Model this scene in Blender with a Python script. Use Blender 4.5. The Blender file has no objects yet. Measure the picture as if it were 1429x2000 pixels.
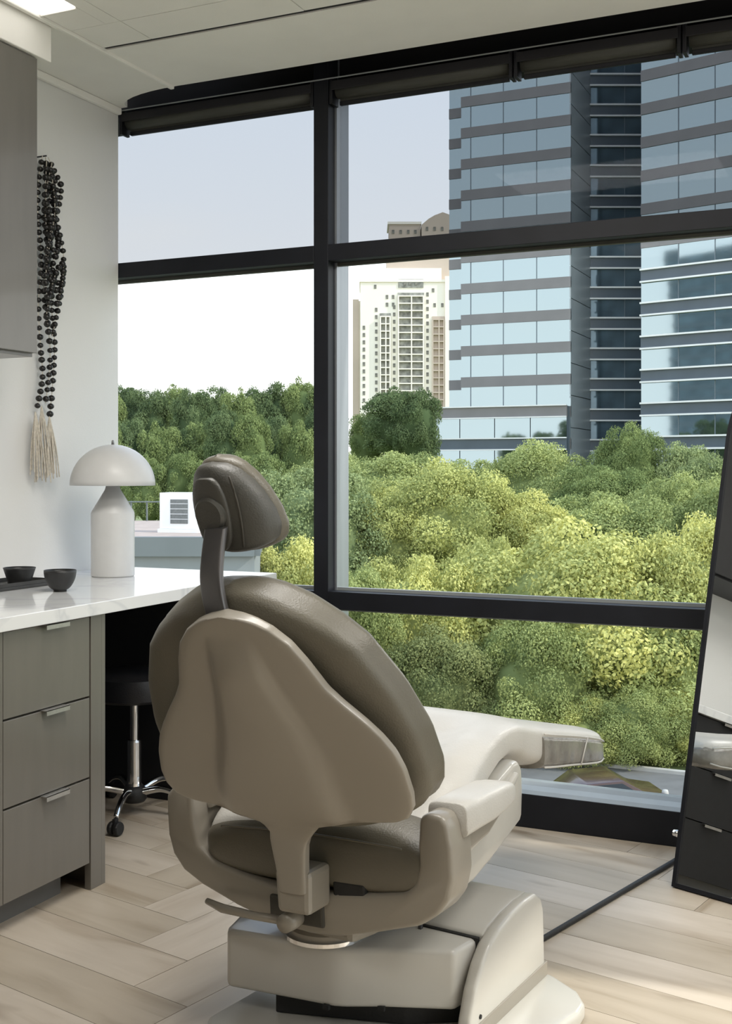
import bpy, bmesh, math, random
import numpy as np
from mathutils import Vector, Matrix, noise
random.seed(7); np.random.seed(7)
sc = bpy.context.scene
COL = sc.collection
PI = math.pi
YAW = math.radians(24.5)

# ------------------------------------------------------------------ camera
cam_d = bpy.data.cameras.new('camera'); cam = bpy.data.objects.new('camera', cam_d); COL.objects.link(cam)
cam.location = (0, 0, 1.3); cam.rotation_euler = (PI/2, 0, YAW)
cam_d.sensor_fit = 'VERTICAL'; cam_d.sensor_height = 36.0
cam_d.lens = 2276/2000*36.0
cam_d.shift_y = -80/2000.0
cam_d.clip_start = 0.02; cam_d.clip_end = 3000
sc.camera = cam

# ------------------------------------------------------------------ world, sun, exposure
sc.view_settings.view_transform = 'Standard'; sc.view_settings.look = 'None'
sc.view_settings.exposure = 0.0; sc.view_settings.gamma = 1.0; sc.view_settings.use_curve_mapping = False
world = bpy.data.worlds.new('sky'); sc.world = world; world.use_nodes = True
nt = world.node_tree; nt.nodes.clear()
out = nt.nodes.new('ShaderNodeOutputWorld'); bg = nt.nodes.new('ShaderNodeBackground')
tc = nt.nodes.new('ShaderNodeTexCoord'); sep = nt.nodes.new('ShaderNodeSeparateXYZ')
ramp = nt.nodes.new('ShaderNodeValToRGB')
ramp.color_ramp.elements[0].position = 0.0; ramp.color_ramp.elements[0].color = (1.0, 1.0, 1.0, 1)
ramp.color_ramp.elements[1].position = 0.9; ramp.color_ramp.elements[1].color = (0.42, 0.62, 0.98, 1)
e = ramp.color_ramp.elements.new(0.12); e.color = (0.97, 0.985, 1.0, 1)
e = ramp.color_ramp.elements.new(0.30); e.color = (0.86, 0.93, 1.02, 1)
nz = nt.nodes.new('ShaderNodeTexNoise'); nz.inputs['Scale'].default_value = 3.0; nz.inputs['Detail'].default_value = 4
mp = nt.nodes.new('ShaderNodeMapping'); mp.inputs['Scale'].default_value = (1, 1, 4)
cr = nt.nodes.new('ShaderNodeValToRGB'); cr.color_ramp.elements[0].position = 0.52; cr.color_ramp.elements[1].position = 0.75
mx = nt.nodes.new('ShaderNodeMixRGB'); mx.inputs['Color2'].default_value = (1.0, 0.985, 0.96, 1)
ml = nt.nodes.new('ShaderNodeMath'); ml.operation = 'MULTIPLY'; ml.inputs[1].default_value = 0.55
L = nt.links.new
L(tc.outputs['Generated'], sep.inputs[0]); L(sep.outputs['Z'], ramp.inputs[0])
L(tc.outputs['Generated'], mp.inputs[0]); L(mp.outputs[0], nz.inputs['Vector']); L(nz.outputs[0], cr.inputs[0])
L(cr.outputs[0], ml.inputs[0]); L(ml.outputs[0], mx.inputs[0]); L(ramp.outputs[0], mx.inputs['Color1'])
L(mx.outputs[0], bg.inputs[0]); bg.inputs[1].default_value = 2.0; L(bg.outputs[0], out.inputs[0])

sun_d = bpy.data.lights.new('sun', 'SUN'); sun = bpy.data.objects.new('sun', sun_d); COL.objects.link(sun)
sun_d.energy = 3.2; sun_d.angle = math.radians(1.2); sun_d.color = (1.0, 0.965, 0.91)
sd = Vector((-0.80, -0.10, -0.64)).normalized()     # travels left and away from the window wall, steeply down
sun.rotation_euler = sd.to_track_quat('-Z', 'Y').to_euler(); sun.location = (30, -30, 60)

def area(name, loc, rot, sx, sy, power, colr=(1.0, 0.97, 0.92)):
    d = bpy.data.lights.new(name, 'AREA'); o = bpy.data.objects.new(name, d); COL.objects.link(o)
    d.shape = 'RECTANGLE'; d.size = sx; d.size_y = sy; d.energy = power; d.color = colr
    o.location = loc; o.rotation_euler = rot
    return o
# added fill lamps, out of view, to brighten the room (panels are built further down)
FILL_LAMPS = [(-1.35, 2.35, 34), (0.7, 2.35, 34), (-1.2, 0.2, 7), (0.9, 0.2, 7)]
for i, (x, y, pw_) in enumerate(FILL_LAMPS):
    area('fill_light', (x, y, 2.838), (0, 0, 0), 1.1, 0.55, pw_)

# ------------------------------------------------------------------ materials
def mat(name, color, rough=0.5, metal=0.0, noise_s=None, noise_amt=0.0, bump=0.0, bump_s=50, spec=0.5, coat=0.0, stretch=None):
    m = bpy.data.materials.new(name); m.use_nodes = True
    n = m.node_tree.nodes; l = m.node_tree.links; b = n['Principled BSDF']
    b.inputs['Base Color'].default_value = (*color, 1); b.inputs['Roughness'].default_value = rough
    b.inputs['Metallic'].default_value = metal; b.inputs['Specular IOR Level'].default_value = spec
    b.inputs['Coat Weight'].default_value = coat; b.inputs['Coat Roughness'].default_value = 0.08
    tcn = n.new('ShaderNodeTexCoord'); src = tcn.outputs['Object']
    if stretch:
        mpn = n.new('ShaderNodeMapping'); mpn.inputs['Scale'].default_value = stretch; l.new(src, mpn.inputs[0]); src = mpn.outputs[0]
    if noise_s:
        t = n.new('ShaderNodeTexNoise'); t.inputs['Scale'].default_value = noise_s; t.inputs['Detail'].default_value = 5
        l.new(src, t.inputs['Vector'])
        r = n.new('ShaderNodeValToRGB'); a = noise_amt
        r.color_ramp.elements[0].position = 0.3; r.color_ramp.elements[1].position = 0.7
        r.color_ramp.elements[0].color = (*[c*(1-a) for c in color], 1); r.color_ramp.elements[1].color = (*[min(1, c*(1+a)) for c in color], 1)
        l.new(t.outputs[0], r.inputs[0]); l.new(r.outputs[0], b.inputs['Base Color'])
    if bump:
        t2 = n.new('ShaderNodeTexNoise'); t2.inputs['Scale'].default_value = bump_s; t2.inputs['Detail'].default_value = 3
        l.new(src, t2.inputs['Vector'])
        bn = n.new('ShaderNodeBump'); bn.inputs['Strength'].default_value = bump; bn.inputs['Distance'].default_value = 0.01
        l.new(t2.outputs[0], bn.inputs['Height']); l.new(bn.outputs[0], b.inputs['Normal'])
    return m

def glass(name, tint, refl=0.06):
    m = bpy.data.materials.new(name); m.use_nodes = True
    n = m.node_tree.nodes; l = m.node_tree.links; n.clear()
    o = n.new('ShaderNodeOutputMaterial'); t = n.new('ShaderNodeBsdfTransparent'); g = n.new('ShaderNodeBsdfGlossy')
    t.inputs[0].default_value = (*tint, 1); g.inputs['Roughness'].default_value = 0.02; g.inputs[0].default_value = (0.9, 0.95, 1, 1)
    fr = n.new('ShaderNodeFresnel'); fr.inputs[0].default_value = 1.2
    mu = n.new('ShaderNodeMath'); mu.operation = 'MULTIPLY_ADD'; mu.inputs[1].default_value = 0.12; mu.inputs[2].default_value = refl*0.02
    x = n.new('ShaderNodeMixShader'); l.new(fr.outputs[0], mu.inputs[0]); l.new(mu.outputs[0], x.inputs[0])
    l.new(t.outputs[0], x.inputs[1]); l.new(g.outputs[0], x.inputs[2]); l.new(x.outputs[0], o.inputs[0])
    return m

def emis(name, color, s):
    m = bpy.data.materials.new(name); m.use_nodes = True
    b = m.node_tree.nodes['Principled BSDF']; b.inputs['Base Color'].default_value = (*color, 1)
    b.inputs['Emission Color'].default_value = (*color, 1); b.inputs['Emission Strength'].default_value = s
    return m

M = {}
M['wall'] = mat('wall_paint', (0.72, 0.71, 0.69), 0.6, noise_s=3, noise_amt=0.015, bump=0.05, bump_s=180)
M['ceiling'] = mat('ceiling_paint', (0.84, 0.815, 0.77), 0.8, noise_s=6, noise_amt=0.02, bump=0.1, bump_s=300)
M['black'] = mat('black_aluminium', (0.009, 0.010, 0.014), 0.5, spec=0.3, noise_s=8, noise_amt=0.2)
M['pocket'] = mat('dark_pocket', (0.012, 0.011, 0.013), 0.7, noise_s=8, noise_amt=0.15)
M['mullion_side'] = mat('mullion_paint', (0.028, 0.031, 0.037), 0.35, metal=0.3, noise_s=12, noise_amt=0.1)
M['fin'] = mat('anodised_fin', (0.30, 0.32, 0.34), 0.35, metal=0.5, noise_s=20, noise_amt=0.06, stretch=(1, 1, 0.05))
M['sill_metal'] = mat('sill_metal', (0.30, 0.32, 0.32), 0.4, metal=0.1, noise_s=10, noise_amt=0.06)
M['shade'] = mat('shade_fabric', (0.055, 0.055, 0.045), 0.7, noise_s=9, noise_amt=0.35, stretch=(0.2, 1, 6))
M['bracket'] = mat('bracket_metal', (0.03, 0.03, 0.035), 0.3, metal=0.7)
M['glass_lo'] = glass('clear_glass', (0.98, 0.99, 0.985))
M['glass_up'] = glass('tinted_glass', (0.60, 0.61, 0.62), 0.02)
M['glass_bot'] = glass('lower_glass', (0.93, 0.935, 0.91))
M['cab'] = mat('grey_laminate', (0.142, 0.128, 0.106), 0.36, spec=0.9, coat=0.25, noise_s=25, noise_amt=0.05, stretch=(1, 1, 0.15))
M['cab_dark'] = mat('grey_laminate_upper', (0.130, 0.121, 0.106), 0.36, spec=0.9, coat=0.25, noise_s=25, noise_amt=0.05, stretch=(1, 1, 0.15))
M['cab_black'] = mat('black_laminate', (0.014, 0.014, 0.015), 0.45, noise_s=25, noise_amt=0.1)
M['kick'] = mat('toe_kick_grey', (0.13, 0.13, 0.125), 0.5, noise_s=20, noise_amt=0.05)
M['pull'] = mat('brushed_pull', (0.50, 0.48, 0.45), 0.30, metal=0.7, noise_s=60, noise_amt=0.1)
M['chrome'] = mat('chrome', (0.78, 0.78, 0.78), 0.08, metal=1.0, noise_s=3, noise_amt=0.02)
M['void'] = mat('black_panel', (0.008, 0.008, 0.010), 0.55, noise_s=8, noise_amt=0.2)
M['vinyl_black'] = mat('black_vinyl', (0.010, 0.010, 0.013), 0.35, bump=0.1, bump_s=200)
M['rubber'] = mat('black_rubber', (0.012, 0.012, 0.012), 0.6, bump=0.1, bump_s=120)
M['lamp'] = mat('lamp_white', (0.62, 0.615, 0.605), 0.38, noise_s=30, noise_amt=0.015)
M['lamp_pin'] = mat('lamp_finial', (0.25, 0.25, 0.25), 0.3, metal=0.8)
M['ceramic'] = mat('black_ceramic', (0.018, 0.018, 0.018), 0.45, noise_s=30, noise_amt=0.3)
M['tray'] = mat('charcoal_tray', (0.030, 0.029, 0.027), 0.55, noise_s=40, noise_amt=0.2)
M['bead'] = mat('black_wood_bead', (0.012, 0.011, 0.010), 0.35, noise_s=50, noise_amt=0.3)
M['cord'] = mat('cream_cord', (0.55, 0.50, 0.42), 0.8, noise_s=90, noise_amt=0.2)
M['plastic'] = mat('greige_plastic', (0.285, 0.258, 0.215), 0.33, noise_s=4, noise_amt=0.015, bump=0.015, bump_s=300, coat=0.15)
M['plastic_base'] = mat('base_plastic', (0.52, 0.50, 0.455), 0.28, noise_s=4, noise_amt=0.015, coat=0.25)
M['leather'] = mat('taupe_leather', (0.135, 0.122, 0.092), 0.40, noise_s=8, noise_amt=0.04, bump=0.12, bump_s=260)
M['leather_l'] = mat('pale_leather', (0.56, 0.54, 0.50), 0.36, noise_s=8, noise_amt=0.04, bump=0.12, bump_s=240)
M['head'] = mat('headrest_leather', (0.075, 0.073, 0.064), 0.42, noise_s=8, noise_amt=0.05, bump=0.12, bump_s=260)
M['bar'] = mat('headrest_bar', (0.13, 0.125, 0.125), 0.32, metal=0.55, noise_s=20, noise_amt=0.08)
M['vinyl_clear'] = mat('smoky_vinyl', (0.23, 0.215, 0.19), 0.22, noise_s=14, noise_amt=0.3, bump=0.5, bump_s=16)
M['mirror'] = mat('mirror_glass', (0.86, 0.88, 0.88), 0.005, metal=1.0)
M['roof'] = mat('roof_gravel', (0.42, 0.33, 0.27), 0.9, noise_s=2, noise_amt=0.12)
M['parapet'] = mat('parapet_stucco', (0.24, 0.26, 0.25), 0.9, noise_s=1, noise_amt=0.05)
M['coping'] = mat('coping_metal', (0.15, 0.17, 0.165), 0.7, noise_s=1, noise_amt=0.05)
M['acwhite'] = mat('ac_white', (0.85, 0.85, 0.84), 0.5, noise_s=3, noise_amt=0.03)
M['acgrille'] = mat('ac_grille', (0.16, 0.17, 0.16), 0.6, noise_s=12, noise_amt=0.15)
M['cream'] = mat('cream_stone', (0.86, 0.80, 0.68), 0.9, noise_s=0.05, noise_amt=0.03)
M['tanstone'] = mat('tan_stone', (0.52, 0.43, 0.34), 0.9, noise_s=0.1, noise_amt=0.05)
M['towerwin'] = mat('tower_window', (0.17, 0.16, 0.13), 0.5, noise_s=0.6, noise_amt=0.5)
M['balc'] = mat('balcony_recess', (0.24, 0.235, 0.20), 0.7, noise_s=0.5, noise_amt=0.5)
M['spandrel'] = mat('granite_spandrel', (0.20, 0.19, 0.185), 0.45, noise_s=0.4, noise_amt=0.07)
M['recess_face'] = mat('grey_granite', (0.36, 0.39, 0.395), 0.35, noise_s=0.2, noise_amt=0.10)
M['fglass'] = mat('facade_glass', (0.33, 0.405, 0.43), 0.04, metal=0.95, bump=0.03, bump_s=0.35)
M['fglass_dark'] = mat('facade_glass_dark', (0.11, 0.16, 0.19), 0.05, metal=0.5, noise_s=0.25, noise_amt=0.5, bump=0.05, bump_s=0.5)
M['navy'] = mat('teal_spandrel', (0.075, 0.098, 0.118), 0.35, noise_s=0.4, noise_amt=0.1)
M['fmull'] = mat('facade_mullion', (0.14, 0.17, 0.19), 0.5, noise_s=1, noise_amt=0.05)
M['fwhite'] = mat('facade_white_trim', (0.80, 0.80, 0.77), 0.6, noise_s=1, noise_amt=0.03)
M['ground'] = mat('ground_grass', (0.16, 0.19, 0.06), 0.95, noise_s=0.15, noise_amt=0.35)
M['asphalt'] = mat('asphalt', (0.17, 0.165, 0.155), 0.9, noise_s=1.5, noise_amt=0.12)
M['kerb'] = mat('kerb_concrete', (0.5, 0.48, 0.44), 0.9, noise_s=2, noise_amt=0.08)
M['car'] = mat('dark_red_paint', (0.055, 0.022, 0.020), 0.25, noise_s=2, noise_amt=0.05, coat=0.6)
M['carglass'] = mat('car_glass', (0.05, 0.06, 0.07), 0.08, noise_s=2, noise_amt=0.1)
M['bark'] = mat('bark', (0.15, 0.115, 0.08), 0.95, noise_s=6, noise_amt=0.4, bump=0.6, bump_s=20)
M['troffer'] = emis('troffer_diffuser', (1.0, 0.98, 0.94), 1.6)
M['seam'] = mat('dark_seam', (0.06, 0.055, 0.045), 0.6, noise_s=30, noise_amt=0.1)

# marble worktop
def marble():
    m = mat('white_marble', (0.76, 0.76, 0.75), 0.10, spec=0.6)
    n = m.node_tree.nodes; l = m.node_tree.links; b = n['Principled BSDF']
    t = n.new('ShaderNodeTexCoord'); nz = n.new('ShaderNodeTexNoise'); nz.inputs['Scale'].default_value = 2.2
    nz.inputs['Detail'].default_value = 8; nz.inputs['Distortion'].default_value = 1.5
    r = n.new('ShaderNodeValToRGB'); es = r.color_ramp.elements
    es[0].position = 0.46; es[0].color = (0.78, 0.78, 0.77, 1); es[1].position = 0.56; es[1].color = (0.78, 0.78, 0.77, 1)
    q = es.new(0.505); q.color = (0.66, 0.665, 0.67, 1)
    l.new(t.outputs['Object'], nz.inputs['Vector']); l.new(nz.outputs[0], r.inputs[0]); l.new(r.outputs[0], b.inputs['Base Color'])
    return m
M['marble'] = marble()

# oak plank: grain runs along local X of each plank
def oak():
    m = mat('light_oak', (0.5, 0.42, 0.32), 0.42)
    n = m.node_tree.nodes; l = m.node_tree.links; b = n['Principled BSDF']
    t = n.new('ShaderNodeTexCoord'); oi = n.new('ShaderNodeObjectInfo')
    add = n.new('ShaderNodeVectorMath'); add.operation = 'MULTIPLY_ADD'
    cmb = n.new('ShaderNodeCombineXYZ'); l.new(oi.outputs['Random'], cmb.inputs[0]); l.new(oi.outputs['Random'], cmb.inputs[1])
    add.inputs[1].default_value = (37, 53, 0); l.new(cmb.outputs[0], add.inputs[0]); l.new(t.outputs['Object'], add.inputs[2])
    mpn = n.new('ShaderNodeMapping'); mpn.inputs['Scale'].default_value = (1.3, 9, 1); l.new(add.outputs[0], mpn.inputs[0])
    n1 = n.new('ShaderNodeTexNoise'); n1.inputs['Scale'].default_value = 1.3; n1.inputs['Detail'].default_value = 6; n1.inputs['Distortion'].default_value = 0.6
    l.new(mpn.outputs[0], n1.inputs['Vector'])
    r = n.new('ShaderNodeValToRGB'); es = r.color_ramp.elements
    es[0].position = 0.25; es[0].color = (0.36, 0.285, 0.205, 1); es[1].position = 0.75; es[1].color = (0.60, 0.52, 0.425, 1)
    q = es.new(0.45); q.color = (0.51, 0.435, 0.345, 1)
    l.new(n1.outputs[0], r.inputs[0])
    r2 = n.new('ShaderNodeValToRGB'); r2.color_ramp.elements[0].color = (0.86, 0.85, 0.82, 1); r2.color_ramp.elements[1].color = (1.10, 1.11, 1.14, 1)
    l.new(oi.outputs['Random'], r2.inputs[0])
    mxx = n.new('ShaderNodeMixRGB'); mxx.blend_type = 'MULTIPLY'; mxx.inputs[0].default_value = 1.0
    l.new(r.outputs[0], mxx.inputs['Color1']); l.new(r2.outputs[0], mxx.inputs['Color2'])
    # small knots
    n2 = n.new('ShaderNodeTexNoise'); n2.inputs['Scale'].default_value = 2.4; n2.inputs['Detail'].default_value = 2
    mp2 = n.new('ShaderNodeMapping'); mp2.inputs['Scale'].default_value = (1, 3.2, 1); l.new(add.outputs[0], mp2.inputs[0]); l.new(mp2.outputs[0], n2.inputs['Vector'])
    r3 = n.new('ShaderNodeValToRGB'); r3.color_ramp.elements[0].position = 0.22; r3.color_ramp.elements[0].color = (0.5, 0.45, 0.4, 1)
    r3.color_ramp.elements[1].position = 0.34; r3.color_ramp.elements[1].color = (1, 1, 1, 1); l.new(n2.outputs[0], r3.inputs[0])
    m3 = n.new('ShaderNodeMixRGB'); m3.blend_type = 'MULTIPLY'; m3.inputs[0].default_value = 1.0
    l.new(mxx.outputs[0], m3.inputs['Color1']); l.new(r3.outputs[0], m3.inputs['Color2']); l.new(m3.outputs[0], b.inputs['Base Color'])
    return m
M['oak'] = oak()

def leafmat():
    m = bpy.data.materials.new('foliage'); m.use_nodes = True
    n = m.node_tree.nodes; l = m.node_tree.links; n.clear()
    o = n.new('ShaderNodeOutputMaterial'); oi = n.new('ShaderNodeObjectInfo')
    at = n.new('ShaderNodeAttribute'); at.attribute_name = 'tone'
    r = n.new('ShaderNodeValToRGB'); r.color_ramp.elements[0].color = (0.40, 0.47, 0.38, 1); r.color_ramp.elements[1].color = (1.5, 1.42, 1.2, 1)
    l.new(at.outputs['Fac'], r.inputs[0])
    mm = n.new('ShaderNodeMixRGB'); mm.blend_type = 'MULTIPLY'; mm.inputs[0].default_value = 1
    l.new(oi.outputs['Color'], mm.inputs['Color1']); l.new(r.outputs[0], mm.inputs['Color2'])
    d = n.new('ShaderNodeBsdfDiffuse'); t = n.new('ShaderNodeBsdfTranslucent'); x = n.new('ShaderNodeMixShader'); x.inputs[0].default_value = 0.30
    l.new(mm.outputs[0], d.inputs[0]); l.new(mm.outputs[0], t.inputs[0]); l.new(d.outputs[0], x.inputs[1]); l.new(t.outputs[0], x.inputs[2])
    l.new(x.outputs[0], o.inputs[0])
    return m
M['leaf'] = leafmat()

# ------------------------------------------------------------------ object helpers
def tag(o, label=None, cat=None, group=None, kind=None):
    if label: o['label'] = label
    if cat: o['category'] = cat
    if group: o['group'] = group
    if kind: o['kind'] = kind
    return o
def empty(name, loc=(0, 0, 0), rz=0, **k):
    o = bpy.data.objects.new(name, None); COL.objects.link(o); o.location = loc; o.rotation_euler = (0, 0, rz)
    o.empty_display_size = 0.1
    return tag(o, **k)
def link(name, me, m=None, parent=None, smooth=False, loc=None, rot=None):
    if m is not None:
        me.materials.clear(); me.materials.append(M[m] if isinstance(m, str) else m)
    if smooth:
        me.polygons.foreach_set('use_smooth', [True]*len(me.polygons))
    o = bpy.data.objects.new(name, me); COL.objects.link(o)
    if parent is not None: o.parent = parent
    if loc is not None: o.location = loc
    if rot is not None: o.rotation_euler = rot
    return o
def mesh_pd(name, v, f):
    me = bpy.data.meshes.new(name); me.from_pydata([tuple(p) for p in v], [], f); me.update(); return me
def bm_mesh(name, bm):
    bmesh.ops.recalc_face_normals(bm, faces=bm.faces)
    me = bpy.data.meshes.new(name); bm.to_mesh(me); bm.free(); return me
def add_box(bm, x0, x1, y0, y1, z0, z1):
    vs = [bm.verts.new(p) for p in ((x0,y0,z0),(x1,y0,z0),(x1,y1,z0),(x0,y1,z0),(x0,y0,z1),(x1,y0,z1),(x1,y1,z1),(x0,y1,z1))]
    return [bm.faces.new([vs[i] for i in q]) for q in ((0,3,2,1),(4,5,6,7),(0,1,5,4),(1,2,6,5),(2,3,7,6),(3,0,4,7))]
def box_me(x0, x1, y0, y1, z0, z1, bev=0.0, seg=2):
    bm = bmesh.new(); add_box(bm, x0, x1, y0, y1, z0, z1)
    if bev: bmesh.ops.bevel(bm, geom=list(bm.edges), offset=bev, segments=seg, profile=0.5, affect='EDGES')
    return bm_mesh('box', bm)
def box(name, x0, x1, y0, y1, z0, z1, m, parent=None, bev=0.0, seg=2, smooth=False, **k):
    return tag(link(name, box_me(x0, x1, y0, y1, z0, z1, bev, seg), m, parent, smooth), **k)
def prism_me(poly, a0, a1, axis='z', bev=0.0, seg=2):
    """poly in the two other axes (x,y for z; y,z for x; x,z for y), extruded from a0 to a1."""
    bm = bmesh.new()
    def P(p, a):
        return {'z': (p[0], p[1], a), 'x': (a, p[0], p[1]), 'y': (p[0], a, p[1])}[axis]
    lo = [bm.verts.new(P(p, a0)) for p in poly]; hi = [bm.verts.new(P(p, a1)) for p in poly]
    n = len(poly); bm.faces.new(lo[::-1]); bm.faces.new(hi)
    for i in range(n): bm.faces.new((lo[i], lo[(i+1) % n], hi[(i+1) % n], hi[i]))
    bmesh.ops.recalc_face_normals(bm, faces=bm.faces)
    if bev: bmesh.ops.bevel(bm, geom=list(bm.edges), offset=bev, segments=seg, profile=0.5, affect='EDGES', clamp_overlap=True)
    return bm_mesh('prism', bm)
def loft_me(rings, cap=True):
    n = len(rings[0]); v = [p for r in rings for p in r]; f = []
    for i in range(len(rings)-1):
        for j in range(n):
            a = i*n+j; b = i*n+(j+1) % n; f.append((a, b, b+n, a+n))
    if cap:
        f.append(tuple(range(n))[::-1]); f.append(tuple(range((len(rings)-1)*n, len(rings)*n)))
    bm = bmesh.new(); me = mesh_pd('loft', v, f); bm.from_mesh(me); bpy.data.meshes.remove(me)
    bmesh.ops.remove_doubles(bm, verts=bm.verts, dist=1e-6)
    return bm_mesh('loft', bm)
def sring(c, aw, at, w, t, n=36, ex=3.0):
    r = []; c = Vector(c); aw = Vector(aw); at = Vector(at)
    for k in range(n):
        th = 2*PI*k/n; cx = math.cos(th); sx = math.sin(th)
        r.append(c + aw*(w*math.copysign(abs(cx)**(2/ex), cx)) + at*(t*math.copysign(abs(sx)**(2/ex), sx)))
    return r
def lathe_me(prof, n=32, axis='z'):
    v = []; f = []
    for (r, z) in prof:
        for k in range(n):
            a = 2*PI*k/n; v.append((r*math.cos(a), r*math.sin(a), z) if axis == 'z' else (z, r*math.cos(a), r*math.sin(a)))
    for i in range(len(prof)-1):
        for j in range(n):
            a = i*n+j; b = i*n+(j+1) % n; f.append((a, b, b+n, a+n))
    f.append(tuple(range(n))[::-1]); f.append(tuple(range((len(prof)-1)*n, len(prof)*n)))
    me = mesh_pd('lathe', v, f); bm = bmesh.new(); bm.from_mesh(me); bpy.data.meshes.remove(me)
    bmesh.ops.remove_doubles(bm, verts=bm.verts, dist=1e-6)
    return bm_mesh('lathe', bm)
def tube_me(pts, r, n=10):
    pts = [Vector(p) for p in pts]; rings = []; up = Vector((0, 0, 1))
    for i, p in enumerate(pts):
        d = (pts[min(i+1, len(pts)-1)]-pts[max(i-1, 0)]).normalized()
        a = d.cross(up) if abs(d.z) < 0.95 else d.cross(Vector((1, 0, 0))); a.normalize(); b = d.cross(a)
        rad = r[i] if isinstance(r, (list, tuple)) else r
        rings.append([p+a*rad*math.cos(2*PI*k/n)+b*rad*math.sin(2*PI*k/n) for k in range(n)])
    return loft_me(rings)
def smooth_curve(pts, n=8):
    P = [Vector(p) for p in pts]; res = []
    for i in range(len(P)-1):
        p0 = P[max(i-1, 0)]; p1 = P[i]; p2 = P[i+1]; p3 = P[min(i+2, len(P)-1)]
        for k in range(n):
            t = k/n
            res.append(0.5*((2*p1)+(p2-p0)*t+(2*p0-5*p1+4*p2-p3)*t*t+(3*p1-p0-3*p2+p3)*t**3))
    res.append(P[-1]); return res
def interp(tab, x):
    xs = [a for a, b in tab]; ys = [b for a, b in tab]
    return float(np.interp(x, xs, ys))
def autosmooth(o, ang=35):
    me = o.data; me.polygons.foreach_set('use_smooth', [True]*len(me.polygons))
    bm = bmesh.new(); bm.from_mesh(me)
    for ed in bm.edges:
        if len(ed.link_faces) == 2 and ed.calc_face_angle(0) > math.radians(ang): ed.smooth = False
    bm.to_mesh(me); bm.free(); return o

# ------------------------------------------------------------------ room shell
XL, XR, YB, YW, ZC = -3.04, 2.2, -2.5, 4.11, 2.853     # left wall, right wall, back wall, window front, ceiling
YG = 4.20                                             # glass plane
# floor base and herringbone planks
fl = empty('floor', kind='structure')
box('subfloor', XL-0.3, XR+0.3, YB-0.3, 4.35, -0.30, -0.012, 'void', fl)
def clip_poly(poly, x0, x1, y0, y1):
    def cut(ps, f, inter):
        r = []
        for i in range(len(ps)):
            a = ps[i]; b = ps[(i+1) % len(ps)]
            if f(a): r.append(a)
            if f(a) != f(b): r.append(inter(a, b))
        return r
    def ix(c): return lambda a, b: (c, a[1]+(b[1]-a[1])*(c-a[0])/(b[0]-a[0]))
    def iy(c): return lambda a, b: (a[0]+(b[0]-a[0])*(c-a[1])/(b[1]-a[1]), c)
    for f, g in ((lambda p: p[0] >= x0, ix(x0)), (lambda p: p[0] <= x1, ix(x1)), (lambda p: p[1] >= y0, iy(y0)), (lambda p: p[1] <= y1, iy(y1))):
        poly = cut(poly, f, g)
        if len(poly) < 3: return []
    return poly
W, NL = 0.19, 6
LP = W*NL
bdir = Vector((math.sin(math.radians(12)), math.cos(math.radians(12)), 0)); adir = Vector((bdir.y, -bdir.x, 0))
org = Vector((-1.899, 2.658, 0))          # a herringbone tip seen left of the chair base
planks = []
for i in range(-40, 41):
    for j in range(-6, 7):
        ox = i*W + j*LP; oy = -i*W + j*LP
        # 'across' plank has its right end at a tip; 'along' plank stands next to it
        planks.append(('a', ox-LP, oy, ox, oy+W)); planks.append(('b', ox-LP-W, oy+W-LP, ox-LP, oy+W))
gap = 0.0009; npl = 0
for kind, x0, y0, x1, y1 in planks:
    c = [(x0+gap, y0+gap), (x1-gap, y0+gap), (x1-gap, y1-gap), (x0+gap, y1-gap)]
    wpts = [tuple((org+adir*p+bdir*q)[:2]) for p, q in c]
    cl = clip_poly(wpts, XL, XR, -0.2, YW)
    if len(cl) < 3: continue
    ctr = org+adir*((x0+x1)/2)+bdir*((y0+y1)/2); ang = math.atan2(adir.y, adir.x) if kind == 'a' else math.atan2(bdir.y, bdir.x)
    R = Matrix.Rotation(-ang, 2)
    loc = [R @ Vector((p[0]-ctr.x, p[1]-ctr.y)) for p in cl]
    area2 = abs(sum(loc[k].x*loc[(k+1) % len(loc)].y-loc[(k+1) % len(loc)].x*loc[k].y for k in range(len(loc))))
    if area2 < 0.002: continue
    dz = random.uniform(-0.0003, 0)
    me = prism_me([(p.x, p.y) for p in loc], -0.012, dz, 'z')
    link('plank', me, 'oak', fl, loc=(ctr.x, ctr.y, 0), rot=(0, 0, ang)); npl += 1
box('floor_rear', XL, XR, YB, -0.2, -0.012, 0, 'oak', fl)
# walls
box('wall_left', XL-0.15, XL, YB-0.15, YW-0.002, -0.3, 3.25, 'wall', kind='structure')
box('wall_back', XL, XR+0.15, YB-0.15, YB, -0.3, 3.25, 'kick', kind='structure')
wr = empty('wall_right', kind='structure')
for (y0, y1, z0, z1) in ((YB, 0.2, -0.3, 3.25), (3.4, 4.35, -0.3, 3.25), (0.2, 3.4, -0.3, 0.15), (0.2, 3.4, 2.75, 3.25)):
    box('wall_section', XR, XR+0.15, y0, y1, z0, z1, 'wall', wr)
w3 = empty('window_3', kind='structure')
box('pane', XR+0.07, XR+0.078, 0.25, 3.35, 0.2, 2.7, 'glass_bot', w3)
for (y0, y1, z0, z1) in ((0.2, 0.25, 0.15, 2.75), (3.35, 3.4, 0.15, 2.75), (0.25, 3.35, 0.15, 0.2), (0.25, 3.35, 2.7, 2.75), (1.77, 1.83, 0.2, 2.7)):
    box('window_frame', XR+0.02, XR+0.13, y0, y1, z0, z1, 'black', w3)
# ceiling: flat plaster with a rounded end at the blind pocket
ce = empty('ceiling', kind='structure')
YP = 3.96
tiles_y = 3.31; SX = -2.44
xe = -2.66
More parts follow.
